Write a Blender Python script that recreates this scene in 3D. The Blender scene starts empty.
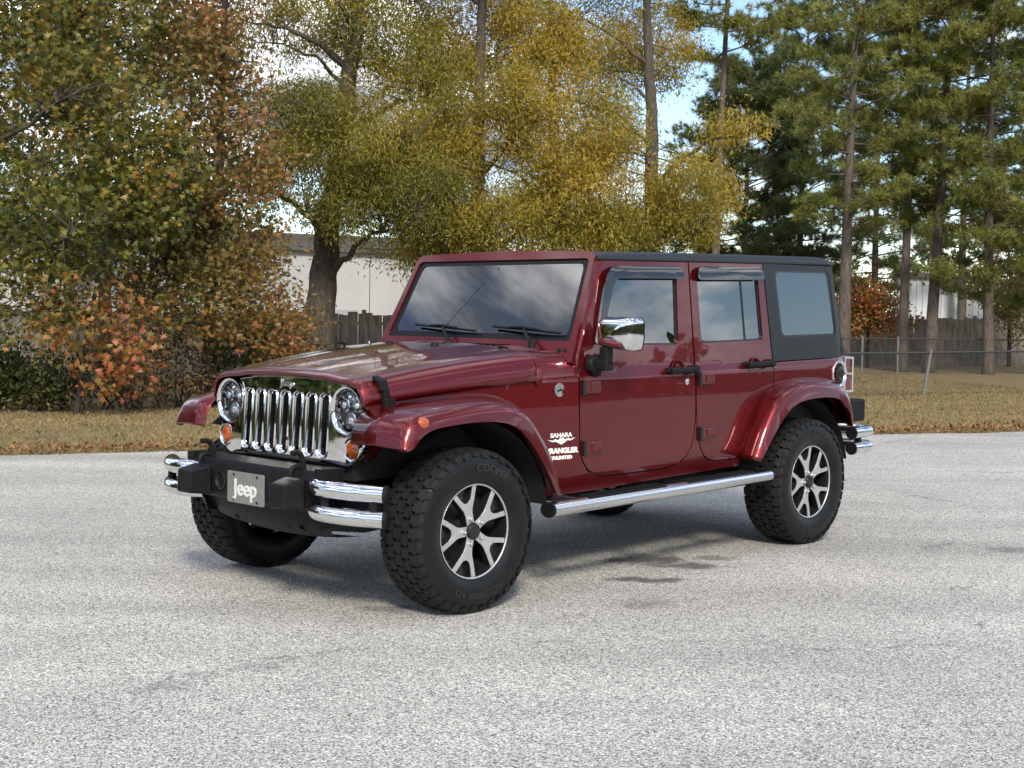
import bpy, bmesh, math, random
import numpy as np
from mathutils import Vector, Matrix, Euler
from mathutils.geometry import delaunay_2d_cdt

scene = bpy.context.scene
col = scene.collection
R = math.radians
PI = math.pi

# ------------------------------------------------------------------ camera
FPX, PITCH, ROLL, CAMH = 1377.9, 0.0530, 0.0126, 1.4374
cam_data = bpy.data.cameras.new('camera')
cam = bpy.data.objects.new('camera', cam_data)
col.objects.link(cam)
cam_data.sensor_width = 36.0
cam_data.lens = FPX * 36.0 / 1024.0
cam_data.clip_start = 0.1
cam_data.clip_end = 3000
CM = Matrix.Rotation(PI / 2 - PITCH, 4, 'X') @ Matrix.Rotation(ROLL, 4, 'Z')
CM.translation = (0, 0, CAMH)
cam.matrix_world = CM
scene.camera = cam

# ------------------------------------------------------------------ sky and sun
SUN_EL, SUN_AZ = R(38), R(6)        # azimuth: behind the camera, turned to its right
sun_from = Vector((math.sin(SUN_AZ) * math.cos(SUN_EL), -math.cos(SUN_AZ) * math.cos(SUN_EL), math.sin(SUN_EL)))
world = bpy.data.worlds.new('World')
scene.world = world
world.use_nodes = True
wt = world.node_tree
for n in list(wt.nodes):
    wt.nodes.remove(n)


def nd(tree, kind, **kw):
    n = tree.nodes.new(kind)
    for k, v in kw.items():
        if k.startswith('i_'):
            n.inputs[k[2:].replace('_', ' ')].default_value = v
        else:
            setattr(n, k, v)
    return n


def lk(tree, a, b):
    tree.links.new(a, b)


def ramp(tree, stops, interp='LINEAR'):
    n = tree.nodes.new('ShaderNodeValToRGB')
    cr = n.color_ramp
    cr.interpolation = interp
    while len(cr.elements) < len(stops):
        cr.elements.new(0.5)
    for e, (p, c) in zip(cr.elements, stops):
        e.position = p
        e.color = (*c, 1) if len(c) == 3 else c
    return n


sky = nd(wt, 'ShaderNodeTexSky')
sky.sky_type = 'NISHITA'
sky.sun_disc = False
sky.sun_elevation = SUN_EL
sky.sun_rotation = PI - SUN_AZ
sky.air_density = 1.0
sky.dust_density = 0.25
sky.ozone_density = 2.5
geo = nd(wt, 'ShaderNodeTexCoord')
mp = nd(wt, 'ShaderNodeMapping')
mp.inputs['Scale'].default_value = (1.0, 1.0, 2.6)
mp.inputs['Location'].default_value = (4.1, 6.3, 2.2)
lk(wt, geo.outputs['Generated'], mp.inputs['Vector'])
cn = nd(wt, 'ShaderNodeTexNoise', i_Scale=2.7, i_Detail=9.0, i_Roughness=0.56, i_Distortion=0.35)
lk(wt, mp.outputs['Vector'], cn.inputs['Vector'])
cmask = ramp(wt, [(0.47, (0, 0, 0)), (0.57, (1, 1, 1))])
dotn = nd(wt, 'ShaderNodeVectorMath', operation='DOT_PRODUCT')
dotn.inputs[1].default_value = Vector((.15, .965, .20)).normalized()
lk(wt, geo.outputs['Generated'], dotn.inputs[0])
opn = nd(wt, 'ShaderNodeMapRange', i_From_Min=.975, i_From_Max=.998, i_To_Min=0.0, i_To_Max=-.11)
lk(wt, dotn.outputs['Value'], opn.inputs['Value'])
cad = nd(wt, 'ShaderNodeMath', operation='ADD')
lk(wt, cn.outputs['Fac'], cad.inputs[0])
lk(wt, opn.outputs['Result'], cad.inputs[1])
dot2 = nd(wt, 'ShaderNodeVectorMath', operation='DOT_PRODUCT')
dot2.inputs[1].default_value = Vector((.97, .12, .24)).normalized()
lk(wt, geo.outputs['Generated'], dot2.inputs[0])
opn2 = nd(wt, 'ShaderNodeMapRange', i_From_Min=.93, i_From_Max=.99, i_To_Min=0.0, i_To_Max=-.056)
lk(wt, dot2.outputs['Value'], opn2.inputs['Value'])
cad2 = nd(wt, 'ShaderNodeMath', operation='ADD')
lk(wt, cad.outputs[0], cad2.inputs[0])
lk(wt, opn2.outputs['Result'], cad2.inputs[1])
lk(wt, cad2.outputs[0], cmask.inputs['Fac'])
cn2 = nd(wt, 'ShaderNodeTexNoise', i_Scale=5.0, i_Detail=7.0, i_Roughness=0.55)
lk(wt, mp.outputs['Vector'], cn2.inputs['Vector'])
cshade = ramp(wt, [(0.40, (2.0, 2.2, 2.6)), (0.58, (11.5, 11.6, 11.8))])
lk(wt, cn2.outputs['Fac'], cshade.inputs['Fac'])
cmix = nd(wt, 'ShaderNodeMixRGB')
lk(wt, cmask.outputs['Color'], cmix.inputs['Fac'])
lk(wt, sky.outputs['Color'], cmix.inputs['Color1'])
lk(wt, cshade.outputs['Color'], cmix.inputs['Color2'])
bg = nd(wt, 'ShaderNodeBackground', i_Strength=0.12)
lk(wt, cmix.outputs['Color'], bg.inputs['Color'])
wo = nd(wt, 'ShaderNodeOutputWorld')
lk(wt, bg.outputs['Background'], wo.inputs['Surface'])

sun_data = bpy.data.lights.new('sun', 'SUN')
sun_data.energy = 2.6
sun_data.angle = R(11)
sun_data.color = (1.0, 0.90, 0.74)
sun = bpy.data.objects.new('sun', sun_data)
col.objects.link(sun)
sun.rotation_euler = sun_from.to_track_quat('Z', 'Y').to_euler()
sun.location = sun_from * 60

vs = scene.view_settings
vs.view_transform = 'Standard'
vs.look = 'None'
vs.exposure = 0.75
vs.gamma = 1.0
vs.use_curve_mapping = False
scene.render.engine = 'CYCLES'
scene.cycles.max_bounces = 10
scene.cycles.transparent_max_bounces = 12
scene.cycles.use_denoising = True

# ------------------------------------------------------------------ helpers
rng = np.random.default_rng(7)
random.seed(7)


def ray(px, py):
    a, b = px - 512.0, py - 384.0
    cr, sr = math.cos(ROLL), math.sin(ROLL)
    x, y = cr * a + sr * b, -sr * a + cr * b
    cp, sp = math.cos(PITCH), math.sin(PITCH)
    return np.array([x / FPX, cp - y / FPX * sp, -sp - y / FPX * cp])


def at(px, py, depth):
    """a place in the world, `depth` metres out, in the direction of a spot in the photograph"""
    r = ray(px, py)
    return np.array([0, 0, CAMH]) + r * (depth / r[1])


# the lot's far kerb runs obliquely; beyond it the ground falls away a little
EDGE_A = np.array([-4.83, 13.1])
EDGE_B = np.array([6.45, 17.4])
EDGE_T = (EDGE_B - EDGE_A) / np.linalg.norm(EDGE_B - EDGE_A)
EDGE_N = np.array([-EDGE_T[1], EDGE_T[0]])


def beyond(x, y):
    return (x - EDGE_A[0]) * EDGE_N[0] + (y - EDGE_A[1]) * EDGE_N[1]


def gz(x, y):
    s = np.clip(beyond(x, y), 0, 16)
    return -0.012 - 0.45 * (s / 16.0) ** 1.05


def tag(o, label=None, cat=None, group=None, kind=None):
    for k, v in (('label', label), ('category', cat), ('group', group), ('kind', kind)):
        if v:
            o[k] = v
    return o


def empty(name, loc=(0, 0, 0), rz=0.0):
    o = bpy.data.objects.new(name, None)
    o.empty_display_size = 0.3
    o.location = loc
    o.rotation_euler = (0, 0, rz)
    col.objects.link(o)
    return o


def finish(name, me, mats, parent=None):
    for m in (mats if isinstance(mats, (list, tuple)) else [mats]):
        me.materials.append(m)
    o = bpy.data.objects.new(name, me)
    col.objects.link(o)
    if parent is not None:
        o.parent = parent
    return o


class MB:
    """collects shapes; build() links them as ONE mesh object"""

    def __init__(self):
        self.v, self.f, self.m = [], [], []

    def add(self, verts, faces, mi=0):
        b = len(self.v)
        self.v.extend([tuple(p) for p in verts])
        for f in faces:
            self.f.append([i + b for i in f])
            self.m.append(mi)
        return self

    def box(self, c, s, rot=None, mi=0):
        M = rot if rot is not None else Matrix.Identity(3)
        vs_ = []
        for dx in (-.5, .5):
            for dy in (-.5, .5):
                for dz in (-.5, .5):
                    vs_.append(Vector(c) + M @ Vector((dx * s[0], dy * s[1], dz * s[2])))
        return self.add(vs_, [(0, 1, 3, 2), (4, 6, 7, 5), (0, 4, 5, 1), (2, 3, 7, 6), (0, 2, 6, 4), (1, 5, 7, 3)], mi)

    def hexa(self, pts, mi=0):
        """eight corners: bottom four then top four, both counter-clockwise"""
        return self.add(pts, [(3, 2, 1, 0), (4, 5, 6, 7), (0, 1, 5, 4), (1, 2, 6, 5), (2, 3, 7, 6), (3, 0, 4, 7)], mi)

    def tube(self, pts, rad, n=12, mi=0, caps=True, squash=None):
        pts = [Vector(p) for p in pts]
        k = len(pts)
        rads = rad if isinstance(rad, (list, tuple)) else [rad] * k
        t0 = (pts[1] - pts[0]).normalized()
        up = Vector((0, 0, 1)) if abs(t0.z) < 0.9 else Vector((1, 0, 0))
        a = t0.cross(up).normalized()
        rows = []
        for i in range(k):
            t = (pts[min(i + 1, k - 1)] - pts[max(i - 1, 0)]).normalized()
            a = (a - t * a.dot(t)).normalized()
            b = t.cross(a)
            for j in range(n):
                q = 2 * PI * j / n
                d = a * math.cos(q) + b * math.sin(q)
                if squash:
                    d = Vector((d.x * squash[0], d.y * squash[1], d.z * squash[2]))
                rows.append(pts[i] + d * rads[i])
        fs = []
        for i in range(k - 1):
            for j in range(n):
                j2 = (j + 1) % n
                fs.append((i * n + j, i * n + j2, (i + 1) * n + j2, (i + 1) * n + j))
        if caps:
            fs.append(tuple(range(n - 1, -1, -1)))
            fs.append(tuple((k - 1) * n + j for j in range(n)))
        return self.add(rows, fs, mi)

    def lathe(self, prof, c, n=48, axis='y', mi=0, s=1):
        """prof: (radius, offset along the axis)"""
        vs_, fs = [], []
        k = len(prof)
        for (r, o) in prof:
            for j in range(n):
                q = 2 * PI * j / n
                a, b = r * math.cos(q), r * math.sin(q)
                if axis == 'y':
                    vs_.append((c[0] + a, c[1] + s * o, c[2] + b))
                elif axis == 'x':
                    vs_.append((c[0] + s * o, c[1] + a, c[2] + b))
                else:
                    vs_.append((c[0] + a, c[1] + b, c[2] + s * o))
        for i in range(k - 1):
            for j in range(n):
                j2 = (j + 1) % n
                fs.append((i * n + j, i * n + j2, (i + 1) * n + j2, (i + 1) * n + j))
        return self.add(vs_, fs, mi)

    def grid(self, rows, mi=0, closed=False):
        nr, nc = len(rows), len(rows[0])
        vs_ = [p for r in rows for p in r]
        fs = []
        for i in range(nr - 1):
            for j in range(nc if closed else nc - 1):
                j2 = (j + 1) % nc
                fs.append((i * nc + j, i * nc + j2, (i + 1) * nc + j2, (i + 1) * nc + j))
        return self.add(vs_, fs, mi)

    def prism(self, poly, fn, d0, d1, mi=0):
        """a 2-D outline extruded between depths d0 and d1; fn(u, v, d) -> 3-D"""
        n = len(poly)
        a = [fn(u, v, d0) for u, v in poly]
        b = [fn(u, v, d1) for u, v in poly]
        fs = [tuple(range(n)), tuple(range(2 * n - 1, n - 1, -1))]
        fs += [(i, (i + 1) % n, n + (i + 1) % n, n + i) for i in range(n)]
        return self.add(a + b, fs, mi)

    def build(self, name, mats, parent=None, angle=35, bevel=0.0, segs=2, recalc=True, weld=False, subsurf=0):
        me = bpy.data.meshes.new(name)
        me.from_pydata(self.v, [], self.f)
        me.polygons.foreach_set('material_index', self.m)
        if recalc or weld:
            bm = bmesh.new()
            bm.from_mesh(me)
            if weld:
                bmesh.ops.remove_doubles(bm, verts=bm.verts, dist=1e-5)
            bmesh.ops.recalc_face_normals(bm, faces=bm.faces)
            bm.to_mesh(me)
            bm.free()
        return smooth(finish(name, me, mats, parent), angle, bevel, segs, subsurf)


def smooth(o, angle=35, bevel=0.0, segs=2, subsurf=0):
    me = o.data
    me.polygons.foreach_set('use_smooth', [True] * len(me.polygons))
    if angle < 180:
        me.set_sharp_from_angle(angle=R(angle))
    if subsurf:
        m = o.modifiers.new('sub', 'SUBSURF')
        m.levels = m.render_levels = subsurf
    if bevel:
        m = o.modifiers.new('bevel', 'BEVEL')
        m.width = bevel
        m.segments = segs
        m.limit_method = 'ANGLE'
        m.angle_limit = R(38)
        m.harden_normals = True
    return o


def fillet(poly, r, n=5):
    """rounds the corners of a 2-D outline; r is one radius or one per corner"""
    out = []
    k = len(poly)
    rs = r if isinstance(r, (list, tuple)) else [r] * k
    for i in range(k):
        p, a, b = Vector(poly[i]), Vector(poly[i - 1]), Vector(poly[(i + 1) % k])
        if rs[i] <= 0:
            out.append(tuple(p))
            continue
        da, db = (a - p), (b - p)
        t = min(rs[i], da.length * .48, db.length * .48)
        p0, p1 = p + da.normalized() * t, p + db.normalized() * t
        for j in range(n + 1):
            q = j / n
            out.append(tuple(p0 * (1 - q) ** 2 + p * 2 * q * (1 - q) + p1 * q * q))
    return out


def catmull(pts, n):
    """n samples along a smooth curve through pts (any dimension)"""
    P = np.array(pts, float)
    P = np.vstack([2 * P[0] - P[1], P, 2 * P[-1] - P[-2]])
    m = len(P) - 3
    out = []
    for i in range(n):
        t = i / (n - 1) * m
        k = min(int(t), m - 1)
        u = t - k
        a, b, c, d = P[k:k + 4]
        out.append(0.5 * ((2 * b) + (c - a) * u + (2 * a - 5 * b + 4 * c - d) * u * u + (3 * b - a - 3 * c + d) * u ** 3))
    return np.array(out)


def text_shape(s, size=1.0, bold=0.0, depth=0.02):
    """letters as a mesh: vertices (x, y, z) and faces, centred, height of capitals about `size`"""
    cu = bpy.data.curves.new('text', 'FONT')
    cu.body = s
    cu.size = size * 1.4
    cu.offset = bold
    cu.extrude = depth
    cu.align_x = 'CENTER'
    cu.align_y = 'CENTER'
    cu.resolution_u = 4
    ob = bpy.data.objects.new('text', cu)
    me = ob.to_mesh()
    v = [tuple(p.co) for p in me.vertices]
    f = [tuple(p.vertices) for p in me.polygons]
    ob.to_mesh_clear()
    bpy.data.objects.remove(ob)
    bpy.data.curves.remove(cu)
    return v, f


# ------------------------------------------------------------------ materials
def mat(name, base=(.5, .5, .5), rough=.5, metal=0.0, **kw):
    m = bpy.data.materials.new(name)
    m.use_nodes = True
    b = m.node_tree.nodes['Principled BSDF']
    b.inputs['Base Color'].default_value = (*base, 1)
    b.inputs['Roughness'].default_value = rough
    b.inputs['Metallic'].default_value = metal
    for k, v in kw.items():
        b.inputs[k.replace('_', ' ')].default_value = v
    return m


def vary(m, c0, c1, scale=4.0, detail=4.0, coord='Object', bump=0.0, bscale=None, rough=None):
    """breaks up a flat colour with noise, and optionally adds a fine bump"""
    t = m.node_tree
    b = t.nodes['Principled BSDF']
    tc = nd(t, 'ShaderNodeTexCoord')
    n = nd(t, 'ShaderNodeTexNoise', i_Scale=scale, i_Detail=detail, i_Roughness=.6)
    lk(t, tc.outputs[coord], n.inputs['Vector'])
    r = ramp(t, [(.3, c0), (.7, c1)])
    lk(t, n.outputs['Fac'], r.inputs['Fac'])
    lk(t, r.outputs['Color'], b.inputs['Base Color'])
    if rough:
        mr = nd(t, 'ShaderNodeMapRange', i_To_Min=rough[0], i_To_Max=rough[1])
        lk(t, n.outputs['Fac'], mr.inputs['Value'])
        lk(t, mr.outputs['Result'], b.inputs['Roughness'])
    if bump:
        n2 = nd(t, 'ShaderNodeTexNoise', i_Scale=bscale or scale * 6, i_Detail=3.0)
        lk(t, tc.outputs[coord], n2.inputs['Vector'])
        bp = nd(t, 'ShaderNodeBump', i_Strength=bump, i_Distance=.01)
        lk(t, n2.outputs['Fac'], bp.inputs['Height'])
        lk(t, bp.outputs['Normal'], b.inputs['Normal'])
    return m


M = {}
M['paint'] = mat('red_paint', (.185, .010, .017), .34, .68, Coat_Weight=1.0, Coat_Roughness=.02, Coat_IOR=1.45)
_t = M['paint'].node_tree
_tc = nd(_t, 'ShaderNodeTexCoord')
_n = nd(_t, 'ShaderNodeTexNoise', i_Scale=900.0, i_Detail=1.0)
lk(_t, _tc.outputs['Object'], _n.inputs['Vector'])
_r = ramp(_t, [(.35, (.105, .0026, .0046)), (.7, (.170, .0056, .0085))])
lk(_t, _n.outputs['Fac'], _r.inputs['Fac'])
lk(_t, _r.outputs['Color'], _t.nodes['Principled BSDF'].inputs['Base Color'])
M['black'] = vary(mat('black_textured_plastic', (.02, .02, .022), .5, 0, Specular_IOR_Level=.14), (.008, .008, .009), (.013, .0135, .015), 60, 2, bump=.15, bscale=700)
M['hardtop'] = vary(mat('black_hardtop', (.02, .022, .025), .42), (.0075, .009, .0105), (.011, .013, .015), 3, 3, bump=.08, bscale=900, rough=(.36, .46))
M['bumper'] = vary(mat('black_powder_coat', (.018, .019, .021), .45, 0, Specular_IOR_Level=.14), (.007, .0075, .0085), (.0125, .013, .015), 30, 3, bump=.1, bscale=600)
M['rubber'] = vary(mat('tyre_rubber', (.018, .018, .019), .7, 0, Specular_IOR_Level=.35), (.004, .004, .0043), (.009, .009, .009), 14, 5, bump=.25, bscale=220, rough=(.55, .8))
M['sidewall'] = vary(mat('tyre_sidewall', (.016, .016, .017), .45, 0, Specular_IOR_Level=.35), (.0035, .0035, .0037), (.007, .007, .0073), 9, 4, rough=(.30, .5))
M['lettering_tyre'] = mat('raised_tyre_letters', (.018, .018, .0185), .6)
M['chrome'] = mat('chrome', (.80, .80, .81), .045, 1.0)
M['chrome_soft'] = mat('worn_chrome', (.72, .72, .73), .16, 1.0)
M['alloy'] = vary(mat('machined_alloy', (.62, .62, .63), .30, .75), (.56, .56, .57), (.66, .66, .67), 20, 3, rough=(.30, .42))
M['frit'] = mat('black_window_border', (.006, .006, .007), .3, 0, Specular_IOR_Level=.25)
M['gloss_black'] = mat('gloss_black', (.012, .012, .013), .2)
M['dark'] = mat('dark_underbody', (.010, .010, .011), .7)
M['steel'] = vary(mat('dull_steel', (.09, .085, .08), .5, .6), (.06, .055, .05), (.13, .12, .11), 12, 4)
M['disc'] = mat('brake_disc', (.045, .043, .042), .45, .6)
M['white'] = mat('white_decal', (.75, .75, .73), .4)
M['silver'] = vary(mat('brushed_silver_plate', (.42, .41, .40), .42, .7), (.30, .295, .28), (.38, .37, .36), 40, 4)
M['plate_letter'] = mat('polished_letter', (.68, .68, .67), .35, .1)
M['seat'] = vary(mat('grey_seat_cloth', (.06, .06, .062), .85), (.045, .045, .048), (.075, .075, .078), 40, 3)
M['dash'] = mat('dark_dash', (.022, .022, .024), .6)
M['amber'] = mat('amber_lens', (.36, .065, .005), .12, 0, Coat_Weight=1.0)
M['red_lens'] = mat('red_lens', (.09, .004, .005), .12, 0, Coat_Weight=1.0)


def glass(name, tint, ior, clear, gloss=(1, 1, 1), rough=0.0):
    """tinted pane: what passes through is tinted, what reflects follows Fresnel"""
    m = bpy.data.materials.new(name)
    m.use_nodes = True
    t = m.node_tree
    for n in list(t.nodes):
        t.nodes.remove(n)
    tr = nd(t, 'ShaderNodeBsdfTransparent')
    tr.inputs['Color'].default_value = (*tint, 1)
    df = nd(t, 'ShaderNodeBsdfDiffuse')
    df.inputs['Color'].default_value = (.006, .007, .008, 1)
    mx0 = nd(t, 'ShaderNodeMixShader', i_Fac=clear)
    lk(t, df.outputs[0], mx0.inputs[1])
    lk(t, tr.outputs[0], mx0.inputs[2])
    gl = nd(t, 'ShaderNodeBsdfGlossy', i_Roughness=rough)
    gl.inputs['Color'].default_value = (*gloss, 1)
    fr = nd(t, 'ShaderNodeFresnel', i_IOR=ior)
    mx = nd(t, 'ShaderNodeMixShader')
    lk(t, fr.outputs[0], mx.inputs['Fac'])
    lk(t, mx0.outputs[0], mx.inputs[1])
    lk(t, gl.outputs[0], mx.inputs[2])
    out = nd(t, 'ShaderNodeOutputMaterial')
    lk(t, mx.outputs[0], out.inputs['Surface'])
    return m


M['windshield'] = glass('windshield_glass', (.78, .86, .84), 2.6, .97)
M['side_glass'] = glass('tinted_side_glass', (.30, .34, .34), 2.5, .9)
M['privacy_glass'] = glass('dark_privacy_glass', (.05, .055, .06), 2.7, .8)
M['lens'] = glass('clear_lens', (.93, .95, .96), 1.5, 1.0)
M['visor'] = glass('smoked_visor', (.06, .06, .065), 1.6, .55)
# ------------------------------------------------------------------ ground, lot
def tex(m):
    t = m.node_tree
    return t, t.nodes['Principled BSDF'], nd(t, 'ShaderNodeTexCoord')


m = M['asphalt'] = mat('aged_asphalt', (.3, .3, .29), .85)
t, b, tc = tex(m)
vo = nd(t, 'ShaderNodeTexVoronoi', i_Scale=165.0, i_Randomness=1.0)
lk(t, tc.outputs['Object'], vo.inputs['Vector'])
sp = nd(t, 'ShaderNodeSeparateColor')
lk(t, vo.outputs['Color'], sp.inputs['Color'])
stone = ramp(t, [(0.0, (.060, .060, .060)), (.2, (.17, .17, .166)), (.5, (.35, .346, .335)), (.8, (.47, .463, .448)), (1.0, (.66, .65, .63))])
lk(t, sp.outputs['Red'], stone.inputs['Fac'])
vo2 = nd(t, 'ShaderNodeTexVoronoi', i_Scale=330.0, i_Randomness=1.0)
lk(t, tc.outputs['Object'], vo2.inputs['Vector'])
sp2 = nd(t, 'ShaderNodeSeparateColor')
lk(t, vo2.outputs['Color'], sp2.inputs['Color'])
fine = ramp(t, [(0, (.55, .55, .55)), (1, (1.38, 1.38, 1.38))])
lk(t, sp2.outputs['Green'], fine.inputs['Fac'])
mul = nd(t, 'ShaderNodeMixRGB', blend_type='MULTIPLY', i_Fac=.75)
lk(t, stone.outputs['Color'], mul.inputs['Color1'])
lk(t, fine.outputs['Color'], mul.inputs['Color2'])
# worn paler and darker patches
n1 = nd(t, 'ShaderNodeTexNoise', i_Scale=.55, i_Detail=5.0, i_Roughness=.6, i_Distortion=.4)
lk(t, tc.outputs['Object'], n1.inputs['Vector'])
r1 = ramp(t, [(.3, (1.0, .995, .975)), (.7, (1.30, 1.295, 1.27))])
lk(t, n1.outputs['Fac'], r1.inputs['Fac'])
mul2 = nd(t, 'ShaderNodeMixRGB', blend_type='MULTIPLY', i_Fac=1.0)
lk(t, mul.outputs['Color'], mul2.inputs['Color1'])
lk(t, r1.outputs['Color'], mul2.inputs['Color2'])
mps = nd(t, 'ShaderNodeMapping')
mps.inputs['Rotation'].default_value = (0, 0, R(-24))
mps.inputs['Scale'].default_value = (.16, 1.1, 1)
lk(t, tc.outputs['Object'], mps.inputs['Vector'])
n3 = nd(t, 'ShaderNodeTexNoise', i_Scale=1.0, i_Detail=4.0, i_Roughness=.6)
lk(t, mps.outputs['Vector'], n3.inputs['Vector'])
r3 = ramp(t, [(.36, (.86, .86, .86)), (.64, (1.12, 1.12, 1.12))])
lk(t, n3.outputs['Fac'], r3.inputs['Fac'])
mul3 = nd(t, 'ShaderNodeMixRGB', blend_type='MULTIPLY', i_Fac=1.0)
lk(t, mul2.outputs['Color'], mul3.inputs['Color1'])
lk(t, r3.outputs['Color'], mul3.inputs['Color2'])
mul2 = mul3
# oil stains on the lot
spots = [(at(650, 560, 7.88), .17, .08, .85), (at(690, 566, 7.7), .12, .045, .75), (at(648, 580, 7.35), .13, .035, .8), (at(640, 604, 6.75), .09, .05, .35),
         (at(712, 558, 7.95), .09, .04, .5), (at(160, 687, 5.1), .07, .04, .35), (at(255, 667, 5.4), .10, .04, .3), (at(205, 675, 5.3), .06, .03, .25), (at(1010, 550, 8.1), .12, .05, .45), (at(384, 609, 6.65), .10, .04, .5)]
nw = nd(t, 'ShaderNodeTexNoise', i_Scale=7.0, i_Detail=5.0, i_Roughness=.65)
lk(t, tc.outputs['Object'], nw.inputs['Vector'])
last = None
for (p, rx, ry, k) in spots:
    g0 = np.array([0, 0, CAMH]); d = p - g0; q = g0 + d * (CAMH / -d[2])
    mpn = nd(t, 'ShaderNodeMapping', vector_type='TEXTURE')
    mpn.inputs['Location'].default_value = (q[0], q[1], 0)
    mpn.inputs['Scale'].default_value = (rx * 2.2, ry * 3.2, 1)
    lk(t, tc.outputs['Object'], mpn.inputs['Vector'])
    ln = nd(t, 'ShaderNodeVectorMath', operation='LENGTH')
    lk(t, mpn.outputs['Vector'], ln.inputs[0])
    ad = nd(t, 'ShaderNodeMath', operation='MULTIPLY_ADD')
    ad.inputs[1].default_value = 2.6
    lk(t, nw.outputs['Fac'], ad.inputs[0])
    lk(t, ln.outputs['Value'], ad.inputs[2])
    mr = nd(t, 'ShaderNodeMapRange', i_From_Min=1.62, i_From_Max=2.20, i_To_Min=k, i_To_Max=0.0)
    lk(t, ad.outputs[0], mr.inputs['Value'])
    if last is None:
        last = mr.outputs['Result']
    else:
        mx = nd(t, 'ShaderNodeMath', operation='MAXIMUM')
        lk(t, last, mx.inputs[0])
        lk(t, mr.outputs['Result'], mx.inputs[1])
        last = mx.outputs[0]
# hairline cracks
wn = nd(t, 'ShaderNodeTexNoise', i_Scale=1.1, i_Detail=5.0, i_Roughness=.7)
lk(t, tc.outputs['Object'], wn.inputs['Vector'])
wv = nd(t, 'ShaderNodeMixRGB', blend_type='ADD', i_Fac=.9)
lk(t, tc.outputs['Object'], wv.inputs['Color1'])
lk(t, wn.outputs['Color'], wv.inputs['Color2'])
cr = nd(t, 'ShaderNodeTexVoronoi', feature='DISTANCE_TO_EDGE', i_Scale=.28)
lk(t, wv.outputs['Color'], cr.inputs['Vector'])
ck = nd(t, 'ShaderNodeMapRange', i_From_Min=.0018, i_From_Max=.0048, i_To_Min=.42, i_To_Max=0.0)
lk(t, cr.outputs['Distance'], ck.inputs['Value'])
cb = nd(t, 'ShaderNodeTexNoise', i_Scale=1.7, i_Detail=3.0)
lk(t, tc.outputs['Object'], cb.inputs['Vector'])
cbr = ramp(t, [(.47, (0, 0, 0)), (.58, (1, 1, 1))])
lk(t, cb.outputs['Fac'], cbr.inputs['Fac'])
cm = nd(t, 'ShaderNodeMath', operation='MULTIPLY')
lk(t, ck.outputs['Result'], cm.inputs[0])
lk(t, cbr.outputs['Color'], cm.inputs[1])
mx = nd(t, 'ShaderNodeMath', operation='MAXIMUM')
lk(t, last, mx.inputs[0])
lk(t, cm.outputs[0], mx.inputs[1])
st = nd(t, 'ShaderNodeMixRGB')
st.inputs['Color2'].default_value = (.045, .044, .043, 1)
lk(t, mx.outputs[0], st.inputs['Fac'])
lk(t, mul2.outputs['Color'], st.inputs['Color1'])
lk(t, st.outputs['Color'], b.inputs['Base Color'])
bp = nd(t, 'ShaderNodeBump', i_Strength=.55, i_Distance=.006)
lk(t, vo.outputs['Distance'], bp.inputs['Height'])
bp.invert = True
lk(t, bp.outputs['Normal'], b.inputs['Normal'])

m = M['soil'] = mat('dormant_turf', (.2, .16, .08), .95)
t, b, tc = tex(m)
n1 = nd(t, 'ShaderNodeTexNoise', i_Scale=.6, i_Detail=6.0, i_Roughness=.65)
n2 = nd(t, 'ShaderNodeTexNoise', i_Scale=22.0, i_Detail=6.0, i_Roughness=.75)
lk(t, tc.outputs['Object'], n1.inputs['Vector'])
lk(t, tc.outputs['Object'], n2.inputs['Vector'])
r1 = ramp(t, [(.30, (.150, .105, .048)), (.52, (.205, .150, .066)), (.72, (.155, .135, .048))])
lk(t, n1.outputs['Fac'], r1.inputs['Fac'])
r2 = ramp(t, [(.3, (.5, .48, .45)), (.7, (1.3, 1.3, 1.3))])
lk(t, n2.outputs['Fac'], r2.inputs['Fac'])
mu = nd(t, 'ShaderNodeMixRGB', blend_type='MULTIPLY', i_Fac=.9)
lk(t, r1.outputs['Color'], mu.inputs['Color1'])
lk(t, r2.outputs['Color'], mu.inputs['Color2'])
lk(t, mu.outputs['Color'], b.inputs['Base Color'])

# terrain: one sheet to the horizon
xs = np.concatenate([[-600, -300, -150, -90, -60], np.linspace(-40, 40, 81), [60, 90, 150, 300, 600]])
ys_ = np.concatenate([[-600, -300, -100, -40, 0], np.linspace(8, 80, 97), [110, 160, 300, 700]])
g = MB()
g.grid([[(x, y, float(gz(x, y) + (0.05 * math.sin(x * .7) * math.sin(y * .5) if 0 < beyond(x, y) - 3 < 60 and abs(x) < 50 else 0) - (.05 if beyond(x, y) < -.4 else 0))) for x in xs] for y in ys_])
tag(g.build('ground', M['soil'], recalc=True), kind='structure')
# asphalt lot, its edge slightly ragged
g = MB()
nseg = 420
ed = []
er = random.Random(5)
for i in range(nseg + 1):
    s_ = -70 + 150 * i / nseg
    w_ = .09 * math.sin(s_ * .9) + .06 * math.sin(s_ * 3.1 + 1) + .03 * math.sin(s_ * 9.7) + er.uniform(-.05, .05)
    p = EDGE_A + EDGE_T * s_ + EDGE_N * w_
    ed.append(p)
rows = [[(p[0], p[1], -.03) for p in ed], [(p[0], p[1], 0.0) for p in ed]]
for dd in (-1, -20, -75):
    rows.append([(p[0] + EDGE_N[0] * dd, p[1] + EDGE_N[1] * dd, 0.0) for p in (EDGE_A + EDGE_T * (-70 + 150 * i / nseg) for i in range(nseg + 1))])
g.grid(rows)
tag(g.build('parking_lot', M['asphalt'], angle=20), kind='structure')


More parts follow.
